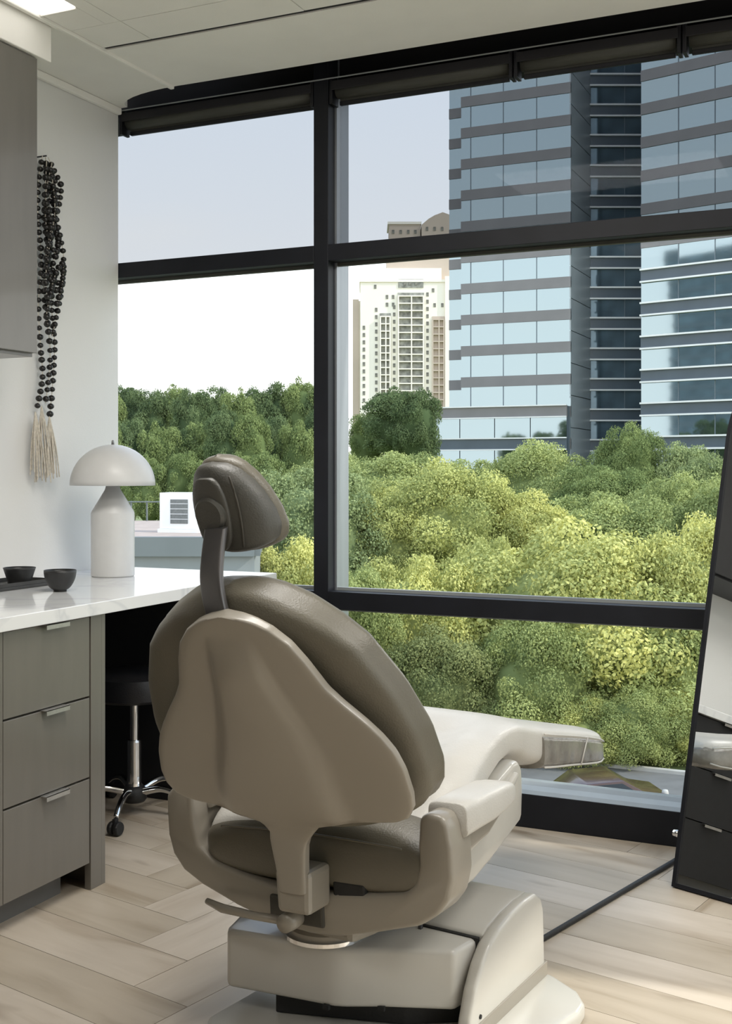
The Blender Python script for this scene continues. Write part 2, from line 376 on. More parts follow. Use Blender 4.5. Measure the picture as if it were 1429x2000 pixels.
# border slab (around the tile field), rounded towards the pocket at the left
poly = [(xe, tiles_y+0.205), (XR+0.15, tiles_y+0.205), (XR+0.15, YP), (-2.60, YP)]
for k in range(0, 9):
    a = PI/2*k/8
    poly.append((-2.64-0.35*math.sin(a), YP+0.145*(1-math.cos(a))))
poly.append((XL, YW-0.004)); poly.append((XL-0.15, YW-0.004)); poly.append((XL-0.15, tiles_y+0.205))
poly2 = [p for p in poly]
link('plaster_border', prism_me(poly2, ZC, ZC+0.05, 'z'), 'ceiling', ce)
box('plaster_border', XL-0.15, xe, YB-0.15, tiles_y+0.205, ZC, ZC+0.05, 'ceiling', ce)
# edge trim between border and tile field, and slot diffuser
box('edge_trim', xe-0.012, xe+0.006, YB, YP+0.0, ZC-0.012, ZC+0.01, 'ceiling', ce, bev=0.003)
box('crown_bead', XL, XL+0.024, YB, YW-0.006, ZC-0.030, ZC, 'ceiling', ce, bev=0.006)
sl = box('slot_diffuser', xe, XR, tiles_y+0.187, tiles_y+0.203, ZC+0.004, ZC+0.03, 'pocket', ce)
box('ceiling_void', XL-0.15, XR+0.15, YB-0.15, YP, ZC+0.052, ZC+0.2, 'pocket', ce)
# tiles
xs = [xe+0.007, SX]
while xs[-1] < XR: xs.append(xs[-1]+0.62)
ys = [tiles_y+0.185, tiles_y]
while ys[-1] > YB: ys.append(ys[-1]-0.62)
tr_cells = []
for i in range(len(xs)-1):
    for j in range(len(ys)-1):
        x0, x1, y1, y0 = xs[i], min(xs[i+1], XR), ys[j], max(ys[j+1], YB)
        if i == 0 and j == 1: continue        # narrow light panel here
        if j == 1: y1 = y1
        link('ceiling_tile', box_me(x0+0.0015, x1-0.0015, y0+0.0015, y1-0.0015, ZC+random.uniform(0, 0.0015), ZC+0.02), 'ceiling', ce)
lp = empty('ceiling_light', (0, 0, 0), label='narrow bright linear light panel recessed in the ceiling above the wall cabinets', cat='ceiling light')
box('diffuser', xs[0]+0.004, -2.505, ys[2]+0.004, ys[1]-0.165, ZC-0.002, ZC+0.012, 'troffer', lp)
link('ceiling_tile', box_me(-2.500, SX-0.001, ys[2]+0.001, ys[1]-0.001, ZC, ZC+0.02), 'ceiling', ce)
link('ceiling_tile', box_me(xs[0]+0.001, -2.5015, ys[1]-0.155, ys[1]-0.001, ZC, ZC+0.02), 'ceiling', ce)
for nm, a in (('frame', (xs[0], -2.502, ys[1]-0.162, ys[1]-0.157)), ('frame', (xs[0], -2.502, ys[2]+0.001, ys[2]+0.003))):
    box(nm, a[0]+0.001, a[1]-0.001, a[2], a[3], ZC-0.006, ZC+0.02, 'ceiling', lp)
# blind pocket behind the ceiling edge
pk = empty('trim_1', kind='structure')
box('pocket_top', XL-0.6, XR+0.15, YP-0.02, 4.45, 3.12, 3.25, 'pocket', pk)
box('pocket_back', XL-0.6, XR+0.15, 4.215, 4.45, ZC-0.0, 3.12, 'pocket', pk)
box('pocket_edge', -2.62, XR+0.15, YP, YP+0.008, ZC+0.002, 3.12, 'pocket', pk)
box('head_rail', XL, XR+0.15, 4.100, 4.110, ZC-0.013, ZC-0.009, 'sill_metal', pk, bev=0.003)
# soffit over wall cabinets
box('trim_2', XL, -2.68, YB, 3.24, 2.723, ZC-0.0005, 'ceiling', kind='structure', bev=0.003)

# window wall: mullions, transoms, sill, panes
def window(name, xa, xb, right_mull=True):
    w = empty(name, kind='structure')
    z_sill = 0.122
    box('sill', xa, xb, YW, YG+0.10, 0.0, z_sill, 'black', w, bev=0.003)
    # sloped metal stool on the curb
    me = prism_me([(YW+0.001, z_sill), (YG+0.02, z_sill), (YG+0.02, 0.150), (YG-0.01, 0.150), (YG-0.03, 0.139), (YW+0.02, 0.132)], xa, xb, 'x')
    link('stool', me, 'sill_metal', w)
    for z0, z1 in ((2.128, 2.192), (0.757, 0.826)):
        link('transom', box_me(xa, xb, YW, YG+0.005, z0, z1, 0.002), 'black', w)
        link('glazing_bead', box_me(xa, xb, YG-0.026, YG-0.004, z1, z1+0.012), 'sill_metal', w)
        link('glazing_bead', box_me(xa, xb, YG-0.026, YG-0.004, z0-0.012, z0), 'shade' if z0 > 1 else 'sill_metal', w)
    for z0, z1, m in ((0.15, 0.757, 'glass_bot'), (0.826, 2.128, 'glass_lo'), (2.192, 2.88, 'glass_up')):
        link('pane', box_me(xa, xb, YG, YG+0.006, z0, z1), m, w)
    return w
box('mullion', -2.101, -2.037, YW, YG-0.001, 0.0, 3.1, 'black', wA := window('window_1', XL-0.35, -2.101), bev=0.002)
box('outer_fin', -2.101, -2.0375, YG, 4.30, -0.1, 3.1, 'fin', wA)
wB = window('window_2', -2.037, -0.25)
box('mullion', -0.25, -0.186, YW, YG-0.001, 0.0, 3.1, 'black', wB, bev=0.002)
box('outer_fin', -0.25, -0.186, YG, 4.30, -0.1, 3.1, 'fin', wB)
wC = window('window_4', -0.186, 1.55)
box('mullion', 1.55, 1.614, YW, YG-0.001, 0.0, 3.1, 'black', wC, bev=0.002)
wD = window('window_5', 1.614, XR)
# narrow jamb strip against the main mullion
box('jamb_strip', -2.037, -2.028, YG-0.03, YG-0.001, 0.15, 2.85, 'fin', wB)

# roller shades in the pocket
def shade(name, xa, xb, label, zb):
    r = empty(name, ((xa+xb)/2, 4.15, 2.8), label=label, cat='window blind', group='rolled up shades above the windows')
    def b(nm, x0, x1, y0, y1, z0, z1, m, **k):
        return box(nm, x0-(xa+xb)/2, x1-(xa+xb)/2, y0-4.15, y1-4.15, z0-2.8, z1-2.8, m, r, **k)
    me = lathe_me([(0.001, xa-(xa+xb)/2+0.02), (0.028, xa-(xa+xb)/2+0.02), (0.028, xb-(xa+xb)/2-0.02), (0.001, xb-(xa+xb)/2-0.02)], 24, 'x')
    link('roller_tube', me, 'shade', r, True, loc=(0, 0.0, zb+0.052-2.8))
    b('shade_cloth', xa+0.025, xb-0.025, 4.162, 4.164, zb+0.012, zb+0.062, 'shade')
    b('hem_bar', xa+0.025, xb-0.025, 4.156, 4.170, zb, zb+0.016, 'bracket', bev=0.002)
    b('fascia', xa+0.01, xb-0.01, 4.111, 4.116, zb+0.050, zb+0.086, 'pocket', bev=0.002)
    for x in (xa, xb-0.014):
        b('bracket', x, x+0.014, 4.112, 4.17, zb-0.004, zb+0.10, 'bracket', bev=0.002)
    return r
zb1 = 2.748
shade('roller_shade', -3.038, -2.104, 'dark roller shade rolled up above the left window pane beside the white wall', zb1)
shade('roller_shade', -2.034, -1.285, 'dark roller shade rolled up just right of the black mullion', zb1)
shade('roller_shade', -1.28, -0.68, 'dark roller shade rolled up above the glass office tower, middle of the right window', zb1)
shade('roller_shade', -0.675, -0.19, 'dark roller shade rolled up at the top right corner, above the leaning mirror', zb1)

# panels for the added fill lamps, outside the frame
for i, (x, y, pw_) in enumerate(FILL_LAMPS):
    t = empty('fill_panel', (x, y, ZC), label='added flat white fill light panel on the ceiling, out of view', cat='ceiling light', group='added fill light panels out of view')
    box('diffuser', -0.55, 0.55, -0.27, 0.27, -0.008, -0.004, 'troffer', t)
    box('frame', -0.58, 0.58, -0.30, 0.30, -0.0035, -0.001, 'ceiling', t)

# ------------------------------------------------------------------ cabinetry
def base_cabinet(y0, y1, stile, label, cm='cab'):
    r = empty('base_cabinet', (-2.715, (y0+y1)/2, 0), label=label, cat='cabinet', group='base cabinets under the worktop')
    cy = (y0+y1)/2; cx = -2.715
    def b(nm, x0, x1, ya, yb, z0, z1, m, parent=r, **k):
        return box(nm, x0-cx, x1-cx, ya-cy, yb-cy, z0, z1, m, parent, **k)
    yd = y1-stile
    b('body', -3.03, -2.300, y0+0.001, y1-(0.018 if stile else 0.001), 0.10, 0.852, cm)
    b('toe_kick', -3.03, -2.345, y0+0.001, yd-0.001-(0.055 if stile else 0), 0.0, 0.10, 'kick')
    if stile:
        b('end_panel', -3.03, -2.276, y1-0.018, y1, 0.0, 0.852, 'cab')
        b('stile', -2.2995, -2.2755, yd+0.003, y1-0.0185, 0.0, 0.852, 'cab', bev=0.001)
    if stile: b('filler', -2.2995, -2.2765, y0-0.040, y0+0.0005, 0.085, 0.852, 'cab', bev=0.001)
    for z0, z1 in ((0.085, 0.346), (0.352, 0.597), (0.603, 0.848)):
        d = b('drawer', -2.299, -2.277, y0+0.003, yd-0.002, z0, z1, cm, bev=0.0012)
        hy = (y0+yd)/2 + 0.02
        bm = bmesh.new()
        add_box(bm, -2.285-cx, -2.2555-cx, hy-0.052-cy, hy+0.052-cy, z1+0.0005, z1+0.0022)
        add_box(bm, -2.2575-cx, -2.2555-cx, hy-0.052-cy, hy+0.052-cy, z1-0.012, z1+0.0022)
        link('handle', bm_mesh('pull', bm), 'pull', d)
    return r
base_cabinet(2.545, 3.008, 0.075, 'grey three-drawer base cabinet with slim metal pulls at the open knee space')
base_cabinet(1.905, 2.503, 0, 'black three-drawer base cabinet reflected in the lower half of the leaning mirror', 'cab_black')
base_cabinet(1.305, 1.903, 0, 'black three-drawer base cabinet second from the grey end cabinet', 'cab_black')
base_cabinet(0.705, 1.303, 0, 'black three-drawer base cabinet furthest from the window, outside the frame', 'cab_black')
wt = box('worktop', XL+0.001, -2.255, 0.70, YW-0.02, 0.853, 0.893, 'marble', bev=0.002,
         label='long white marble worktop running along the wall to the window', cat='worktop')
kp = empty('knee_space_panel', (-2.7, 3.87, 0), label='black end panel under the white worktop behind the stool', cat='panel')
box('panel', -0.337, 0.40, -0.01, 0.01, 0.0, 0.852, 'void', kp, bev=0.001)
box('back_panel', -0.338, -0.326, -0.859, -0.011, 0.0, 0.852, 'void', kp)
def wall_cabinet(y0, y1, label, cm='cab_dark'):
    r = empty('wall_cabinet', (-2.86, (y0+y1)/2, 1.693), label=label, cat='cabinet', group='flat-front wall cabinets')
    cy = (y0+y1)/2
    box('body', -0.178, 0.148, y0-cy+0.001, y1-cy-0.001, 0.0, 1.028, cm, r, bev=0.001)
    box('door', 0.150, 0.170, y0-cy+0.002, y1-cy-0.002, 0.012, 1.024, cm, r, bev=0.0015)
    return r
wall_cabinet(2.28, 3.18, 'tall grey flat-front wall cabinet at the upper left, beside the bead hanging')
wall_cabinet(1.378, 2.278, 'tall black flat-front wall cabinet reflected at the top of the leaning mirror', 'cab_black')
wall_cabinet(0.476, 1.376, 'tall black flat-front wall cabinet furthest from the window, outside the frame', 'cab_black')

# ------------------------------------------------------------------ lamp
t = empty('table_lamp', (-2.767, 3.705, 0.893), label='white mushroom table lamp with domed shade on the worktop by the window', cat='lamp')
link('base', lathe_me([(0.001, 0.0005), (0.080, 0.0005), (0.083, 0.004), (0.083, 0.243), (0.081, 0.250), (0.030, 0.335), (0.026, 0.350), (0.026, 0.372), (0.001, 0.372)], 48), 'lamp', t)
autosmooth(t.children[0])
prof = [(0.161, 0.351)] + [(0.163*math.cos(a), 0.352+0.158*math.sin(a)) for a in [PI/2*k/14 for k in range(14)]] + [(0.002, 0.510)]
prof += [(0.002, 0.507)] + [(0.160*math.cos(a), 0.350+0.155*math.sin(a)) for a in [PI/2*(13-k)/14 for k in range(13)]] + [(0.160, 0.351)]
s = link('shade', lathe_me(prof, 56), 'lamp', t, True)
link('finial', lathe_me([(0.001, 0.505), (0.006, 0.507), (0.005, 0.520), (0.0035, 0.526), (0.001, 0.527)], 16), 'lamp_pin', s, True)
link('neck', lathe_me([(0.001, 0.371), (0.012, 0.371), (0.012, 0.507), (0.001, 0.507)], 16), 'lamp_pin', t, True)

# tray, bowls, bottle
tr = empty('tray', (-2.83, 3.08, 0.893), label='long charcoal tray lying on the worktop at the left edge', cat='tray')
box('board', -0.085, 0.085, -0.25, 0.25, 0.001, 0.012, 'tray', tr, bev=0.002)
bm = bmesh.new()
for a in ((-0.085, 0.085, -0.25, -0.243), (-0.085, 0.085, 0.243, 0.25), (-0.085, -0.078, -0.242, 0.242), (0.078, 0.085, -0.242, 0.242)):
    add_box(bm, *a, 0.0125, 0.024)
link('rim', bm_mesh('rim', bm), 'tray', tr)
def bowl(loc, r, h, foot, label, straight=False):
    o = empty('bowl', loc, label=label, cat='bowl')
    pr = [(0.001, 0.0005), (foot, 0.0005), (foot*1.02, 0.006)]
    for k in range(1, 10):
        u = k/9; rr = foot+(r-foot)*(math.sin(u*PI/2)**(0.8) if not straight else u)
        pr.append((rr, 0.006+(h-0.006)*u**(1.0 if straight else 1.25)))
    inner = [(max(a-0.0035, 0.001), b+0.002) for a, b in pr[2:]][::-1]
    pr = pr + [(pr[-1][0]-0.0015, pr[-1][1]+0.0008)] + inner[1:] + [(0.001, 0.009)]
    link('body', lathe_me(pr, 40), 'ceramic', o, True); return o
bowl((-2.575, 3.157, 0.893), 0.054, 0.072, 0.022, 'small black tapered bowl standing directly on the white worktop')
bowl((-2.80, 3.215, 0.9055), 0.056, 0.056, 0.040, 'black straight-sided bowl standing on the charcoal tray', True)
bt = empty('bottle', (-2.795, 3.035, 0.9055), label='slim dark ribbed bottle with a pointed stopper standing on the tray', cat='bottle')
pr = [(0.001, 0.0005), (0.024, 0.0005), (0.026, 0.004), (0.024, 0.010), (0.026, 0.016), (0.023, 0.030), (0.025, 0.038), (0.0235, 0.052), (0.022, 0.064), (0.019, 0.075), (0.016, 0.082), (0.0145, 0.083), (0.001, 0.083)]
link('body', lathe_me(pr, 28), 'ceramic', bt, True)
link('stopper', lathe_me([(0.001, 0.0835), (0.013, 0.0835), (0.0145, 0.092), (0.012, 0.104), (0.013, 0.110), (0.0105, 0.125), (0.0085, 0.142), (0.008, 0.150), (0.001, 0.152)], 28), 'bead', bt, True)

# ------------------------------------------------------------------ bead hanging on the left wall
hg = empty('bead_hanging', (-3.01, 3.60, 2.53), label='black wooden bead wall hanging with cream cord tassels on the white wall', cat='wall hanging')
def wp(px, py):   # position on the wall of a spot, metres relative to the hook
    return ((px-95)*0.0030, (920-py)*0.002018+1.3-2.53)
bead_me = lathe_me([(0.001, -0.0115)]+[(0.0132*math.cos(a), 0.0115*math.sin(a)) for a in [-PI/2+PI*k/7 for k in range(1, 7)]]+[(0.001, 0.0115)], 12)
bead_me.materials.append(M['bead']); bead_me.polygons.foreach_set('use_smooth', [True]*len(bead_me.polygons))
strands = [
 [(88, 316), (79, 380), (80, 450), (86, 520), (80, 600), (84, 680), (88, 740), (78, 798)],
 [(90, 316), (92, 370), (88, 440), (96, 500), (86, 560), (92, 620), (99, 700), (90, 790)],
 [(92, 318), (100, 400), (95, 470), (105, 540), (104, 600), (110, 670), (107, 740), (101, 810)],
 [(90, 320), (104, 345), (115, 365), (112, 400), (102, 440), (110, 470), (104, 500), (90, 470), (84, 420), (86, 350)],
 [(84, 330), (82, 400), (92, 460), (86, 530), (100, 570), (114, 560), (117, 500), (106, 450), (98, 400), (92, 350)],
 [(92, 330), (80, 400), (90, 450), (80, 520), (92, 560), (82, 620), (86, 660)],
 [(96, 330), (108, 380), (98, 430), (112, 480), (100, 530), (116, 570), (108, 620), (100, 660)],
 [(88, 340), (96, 420), (84, 500), (78, 560), (84, 590), (98, 540), (112, 520), (110, 560), (100, 600)],
]
nb = 0
for si, st in enumerate(strands):
    pts = [Vector((0, *wp(*p))) for p in st]
    cv = smooth_curve(pts, 14); acc = 0; depth = [0.0, 0.010, 0.004, 0.022, 0.030, 0.036, 0.018, 0.040][si]
    cvx = [Vector((0.006+depth, p.y, p.z)) for p in cv]
    link('string', tube_me(cvx[::2]+[cvx[-1]], 0.0015, 6), 'cord', hg)
    for a, b in zip(cvx[:-1], cvx[1:]):
        acc += (b-a).length
        if acc > 0.0262:
            acc = 0
            o = link('bead', bead_me, None, hg, loc=b); d = (b-a).normalized()
            o.rotation_euler = d.to_track_quat('Z', 'X').to_euler(); o.scale = [random.uniform(0.86, 1.08)]*3; nb += 1
for px, top, bot, wd, n in ((72, 808, 930, 9, 12), (84, 796, 945, 12, 14), (99, 815, 935, 10, 12)):
    bm = bmesh.new(); parts = []
    for k in range(n):
        x0 = random.uniform(-0.006, 0.018); a0 = wp(px, top); ph = (k/(n-1)-0.5)
        a1 = wp(px+ph*wd*2.2, bot-random.uniform(0, 14)); am = wp(px+ph*wd*1.7+random.uniform(-1, 1), (top+bot)/2)
        cv = smooth_curve([(0.012, *a0), (0.012+x0, *am), (0.012+x0*1.6, *a1)], 6)
        m_ = tube_me(cv, 0.0026, 5); bm.from_mesh(m_); bpy.data.meshes.remove(m_)
    o = link('tassel', bm_mesh('tassel', bm), 'cord', hg)
    o['kind'] = 'stuff'
link('hook', lathe_me([(0.001, -0.028), (0.003, -0.028), (0.003, 0.02), (0.001, 0.02)], 12, 'x'), 'bracket', hg, loc=(0.0, -0.015, -0.012))

# ------------------------------------------------------------------ stool
st = empty('stool', (-2.63, 3.655, 0), label='low black swivel stool with chrome column and curved chrome legs in the knee space', cat='stool')
link('seat', lathe_me([(0.001, 0.44), (0.150, 0.44), (0.168, 0.452), (0.172, 0.49), (0.165, 0.528), (0.140, 0.543), (0.001, 0.548)], 40), 'vinyl_black', st, True)
link('gas_column', lathe_me([(0.001, 0.27), (0.0165, 0.27), (0.0165, 0.439), (0.001, 0.439)], 24), 'chrome', st); autosmooth(st.children[-1])
link('outer_column', lathe_me([(0.001, 0.085), (0.032, 0.085), (0.028, 0.12), (0.0265, 0.275), (0.024, 0.282), (0.001, 0.282)], 24), 'chrome', st); autosmooth(st.children[-1])
link('hub', lathe_me([(0.001, 0.050), (0.040, 0.050), (0.048, 0.062), (0.045, 0.095), (0.033, 0.110), (0.001, 0.110)], 24), 'rubber', st, True)
for k in range(5):
    a = math.radians(-69+72*k); ca, sa = math.cos(a), math.sin(a)
    cv = smooth_curve([(0.035*ca, 0.035*sa, 0.088), (0.12*ca, 0.12*sa, 0.108), (0.20*ca, 0.20*sa, 0.092), (0.255*ca, 0.255*sa, 0.062)], 6)
    lg = link('leg', tube_me(cv, [0.015-0.005*i/(len(cv)-1) for i in range(len(cv))], 12), 'chrome', st, True)
    cx, cy = 0.262*ca, 0.262*sa
    bm = bmesh.new()
    for s_ in (-1, 1):
        m_ = lathe_me([(0.001, -0.009), (0.022, -0.009), (0.025, -0.004), (0.025, 0.004), (0.022, 0.009), (0.001, 0.009)], 16, 'x')
        m_.transform(Matrix.Translation((cx+s_*0.013, cy, 0.026))); bm.from_mesh(m_); bpy.data.meshes.remove(m_)
    add_box(bm, cx-0.006, cx+0.006, cy-0.01, cy+0.01, 0.02, 0.060)
    link('caster', bm_mesh('caster', bm), 'rubber', st)

# ------------------------------------------------------------------ dental chair
TH = math.radians(-6.5)
ch = empty('dental_chair', (-1.192, 2.314, 0), TH, label='beige dental treatment chair with reclined oval back and raised leg rest', cat='dental chair')
ROLL = Matrix.Rotation(math.radians(-3.0), 4, 'Y')
def rolled(me, z=0.40):
    me.transform(Matrix.Translation((0, 0, z)) @ ROLL @ Matrix.Translation((0, 0, -z))); return me
tilt_n = Vector((0, 0.894, 0.447)); UX = Vector((1, 0, 0))
def backv(z): return -0.02-0.5*(z-0.45)
# cushion
cw = [(0.555, 0.0), (0.560, 0.13), (0.572, 0.21), (0.588, 0.26), (0.617, 0.308), (0.65, 0.333), (0.69, 0.345), (0.77, 0.342), (0.86, 0.315), (0.95, 0.265), (0.99, 0.222), (1.025, 0.170), (1.053, 0.115), (1.068, 0.07), (1.075, 0.0)]
def sstep(a, b, x):
    t = max(0, min(1, (x-a)/(b-a))); return t*t*(3-2*t)
zs = [0.555+(1.075-0.555)*(0.5-0.5*math.cos(PI*k/46)) for k in range(47)]
rings = []
for z in zs:
    w = max(interp(cw, z), 0.004); t_ = 0.060*min(1, (w/0.16))**0.5
    ring = sring((0.034, backv(z)+0.052, z), UX, tilt_n, w, t_, 56, 3.6)
    for p in ring:
        if (p-Vector((0.034, backv(z)+0.052, z))).dot(tilt_n) > 0: p.x = 0.034+(p.x-0.034)*1.035
    rings.append(ring)
o = link('backrest_cushion', rolled(loft_me(rings)), 'leather', ch, True)
# shell
sw = [(0.40, 0.034), (0.45, 0.038), (0.50, 0.045), (0.535, 0.056), (0.560, 0.078), (0.572, 0.12), (0.579, 0.20), (0.585, 0.27), (0.597, 0.300), (0.62, 0.316), (0.65, 0.320), (0.70, 0.312), (0.74, 0.296), (0.77, 0.275), (0.80, 0.248), (0.84, 0.208), (0.87, 0.184), (0.93, 0.158), (0.97, 0.135), (1.0, 0.103), (1.018, 0.070), (1.028, 0.035), (1.031, 0.0)]
zsh = list(np.linspace(0.40, 0.55, 9)) + list(np.linspace(0.556, 0.60, 14)) + list(np.linspace(0.61, 0.98, 40)) + list(np.linspace(0.99, 1.031, 9))
rings = []
for z in zsh:
    w = max(interp(sw, z), 0.004)
    vb = backv(z)-0.040 if z > 0.54 else backv(0.54)-0.040+(0.54-z)*0.10
    uc = 0.040+0.024*sstep(0.60, 0.80, z)-0.018*sstep(0.55, 0.50, z)
    z_ = z-0.012*sstep(0.8, 1.03, z)
    ring = sring((uc, vb, z_), UX, tilt_n, w, 0.016, 160, 5.0)
    for p in ring:        # raised centre rib widening towards the bottom
        uu = abs(p.x-uc); half = 0.055+0.10*sstep(1.0, 0.56, z)
        lift = 0.022*(1-sstep(half*0.72, half*1.15, uu))*sstep(1.0, 0.90, z)*sstep(0.50, 0.62, z)
        if (p-Vector((uc, vb, z_))).dot(tilt_n) < 0.004: p -= tilt_n*lift
    rings.append(ring)
o = link('backrest_shell', rolled(loft_me(rings)), 'plastic', ch); autosmooth(o, 50)
# lower tongue joining shell and carriage
link('back_hinge', rolled(prism_me([(-0.022, 0.345), (0.062, 0.345), (0.066, 0.44), (-0.026, 0.44)], -0.10, -0.01, 'y', 0.012)), 'plastic', ch); autosmooth(ch.children[-1])
link('hinge_cavity', rolled(box_me(0.066, 0.15, -0.012, 0.10, 0.335, 0.40, 0.006)), 'rubber', ch)
# headrest
hc = Vector((0.006, -0.240, 1.232)); hn = Vector((0, 0.96, 0.28)).normalized(); 
hw = [(-0.096, 0.0), (-0.094, 0.038), (-0.088, 0.062), (-0.078, 0.077), (-0.055, 0.088), (-0.02, 0.090), (0.02, 0.083), (0.05, 0.072), (0.075, 0.054), (0.088, 0.036), (0.092, 0.020), (0.094, 0.0)]
hup = Vector((0, -0.28, 0.96)).normalized(); hux = Vector((1, 0.0, 0))
rings = []
for k in range(29):
    s_ = -0.096+0.190*(0.5-0.5*math.cos(PI*k/28)); w = max(interp(hw, s_), 0.003)
    skew = 0.020*(-s_/0.1)
    ring = sring(hc+hup*s_+hux*skew, hux, hn, w, 0.044*min(1, (w/0.07))**0.5, 44, 2.6)
    for p in ring:
        uu = p.x-hc.x; p += hn*(2.2*uu*uu)
    rings.append(ring)
hr = link('headrest', rolled(loft_me(rings)), 'head', ch, True)
fr_ = []
for k in range(29):
    s_ = -0.103+0.206*(0.5-0.5*math.cos(PI*k/28)); w = max(interp(hw, s_*0.93)+0.003, 0.003)
    if k in (0, 28): w = 0.003
    ring = sring(hc+hup*s_+hux*(0.020*(-s_/0.1))+hn*0.020, hux, hn, w, 0.032*min(1, (w/0.07))**0.5, 44, 2.4)
    for p in ring:
        uu = p.x-hc.x; p += hn*(2.2*uu*uu)
    fr_.append(ring)
link('front_pad', rolled(loft_me(fr_)), 'leather', hr, True)
rings = []
for k in range(15):
    s_ = -0.085+0.155*(0.5-0.5*math.cos(PI*k/14)); w = max(0.044*math.sqrt(max(0, 1-((s_+0.0075)/0.0785)**2))**0.6, 0.003)
    rings.append(sring(hc+hup*s_+hux*(-0.016)-hn*0.040, hux, hn, w, 0.013, 30, 3.5))
bp = link('mounting_plate', rolled(loft_me(rings)), 'head', hr); autosmooth(bp, 50)
kn = lathe_me([(0.001, -0.012), (0.032, -0.012), (0.037, -0.006), (0.038, 0.010), (0.001, 0.010)], 32)
kn.transform(Matrix.Translation(hc+hup*(-0.005)+hux*(-0.014)-hn*0.050) @ hn.to_track_quat('Z', 'Y').to_matrix().to_4x4())
k_ = link('knob', rolled(kn), 'head', hr); autosmooth(k_)
# curved seam rib on the pad
cv = [hc+hux*(0.020+0.030*math.cos((s_)*9))-hn*(0.0445-2.2*(0.02+0.03*math.cos(s_*9))**2)+hup*s_ for s_ in [x/100 for x in range(-8, 8)]]
link('seam', rolled(tube_me(cv, 0.0025, 6)), 'seam', hr, True)
cv = [(0.008, -0.292, 1.185), (0.012, -0.312, 1.13), (0.018, -0.326, 1.08), (0.030, -0.328, 1.02), (0.040, -0.310, 0.965)]
rings = []
cvs = smooth_curve(cv, 5)
for i, p in enumerate(cvs):
    rings.append(sring(p, UX, Vector((0, 0.95, 0.3)), 0.026, 0.009, 24, 6))
b_ = link('headrest_bar', rolled(loft_me(rings)), 'bar', ch); autosmooth(b_, 50)
link('bar_slot', rolled(box_me(0.008, 0.074, -0.330, -0.300, 0.975, 0.998, 0.003)), 'rubber', ch)
# yoke carrying the armrests
outer = [(-0.398, 0.545), (-0.400, 0.50), (-0.398, 0.45), (-0.385, 0.405), (-0.355, 0.370), (-0.30, 0.342), (-0.20, 0.308), (-0.10, 0.283), (0.0, 0.273), (0.08, 0.278), (0.18, 0.302), (0.28, 0.330), (0.325, 0.358), (0.352, 0.392), (0.365, 0.44), (0.365, 0.50), (0.358, 0.548), (0.346, 0.566), (0.312, 0.570)]
inner = [(0.292, 0.558), (0.286, 0.50), (0.286, 0.455), (0.274, 0.418), (0.25, 0.396), (0.17, 0.382), (0.08, 0.372), (0.0, 0.366), (-0.09, 0.368), (-0.18, 0.382), (-0.26, 0.402), (-0.305, 0.436), (-0.318, 0.48), (-0.320, 0.545), (-0.335, 0.566), (-0.375, 0.568)]
o = link('arm_yoke', rolled(prism_me([(x, z) for x, z in outer+inner], -0.015, 0.085, 'y', 0.016, 3), 0.40), 'plastic', ch); autosmooth(o, 40)
# armrest pads
for s_ in (-1, 1):
    sec = []
    for v, zt, zb, hw_ in ((-0.018, 0.578, 0.516, 0.044), (-0.015, 0.581, 0.506, 0.047), (0.05, 0.581, 0.508, 0.049), (0.12, 0.580, 0.508, 0.050), (0.19, 0.578, 0.514, 0.049), (0.235, 0.570, 0.520, 0.044), (0.258, 0.560, 0.526, 0.035), (0.268, 0.550, 0.533, 0.018)):
        sec.append(sring((0.330 if s_ > 0 else -0.343, v+0.06, (zt+zb)/2), UX, Vector((0, 0, 1)), hw_, (zt-zb)/2, 32, 4.5))
    o = link('armrest', rolled(loft_me(sec)), 'leather_l', ch); autosmooth(o, 50)
    link('armrest_support', rolled(prism_me([(0.05, 0.46), (0.20, 0.475), (0.30, 0.515), (0.05, 0.53)], 0.305 if s_ > 0 else -0.365, 0.352 if s_ > 0 else -0.318, 'x', 0.008)), 'plastic', o)
# seat and leg rest: one long upholstered pad
st_ = [(-0.005, 0.462, 0.420, 0.27), (0.005, 0.496, 0.385, 0.29), (0.03, 0.515, 0.370, 0.30), (0.08, 0.545, 0.375, 0.305), (0.14, 0.585, 0.40, 0.30), (0.20, 0.620, 0.44, 0.29), (0.27, 0.648, 0.50, 0.28), (0.35, 0.668, 0.545, 0.272), (0.43, 0.678, 0.572, 0.265), (0.50, 0.680, 0.580, 0.260), (0.56, 0.676, 0.568, 0.258), (0.62, 0.664, 0.540, 0.256), (0.70, 0.645, 0.512, 0.252), (0.80, 0.622, 0.492, 0.250), (0.95, 0.590, 0.465, 0.246), (1.08, 0.560, 0.440, 0.243), (1.18, 0.535, 0.422, 0.240), (1.235, 0.518, 0.418, 0.232), (1.268, 0.500, 0.428, 0.215), (1.280, 0.485, 0.447, 0.19)]
def seatsec(v, grow=0.0, c0=0.0):
    zt = interp([(a, b) for a, b, _, _ in st_], v); zb = interp([(a, c) for a, _, c, _ in st_], v); w = interp([(a, d) for a, _, _, d in st_], v)
    return zt, zb, w
vs_ = [-0.005, 0.0, 0.008, 0.02, 0.035, 0.05]+[0.05+1.18*k/56 for k in range(1, 57)]+[1.245, 1.258, 1.268, 1.276, 1.28]
rings = []
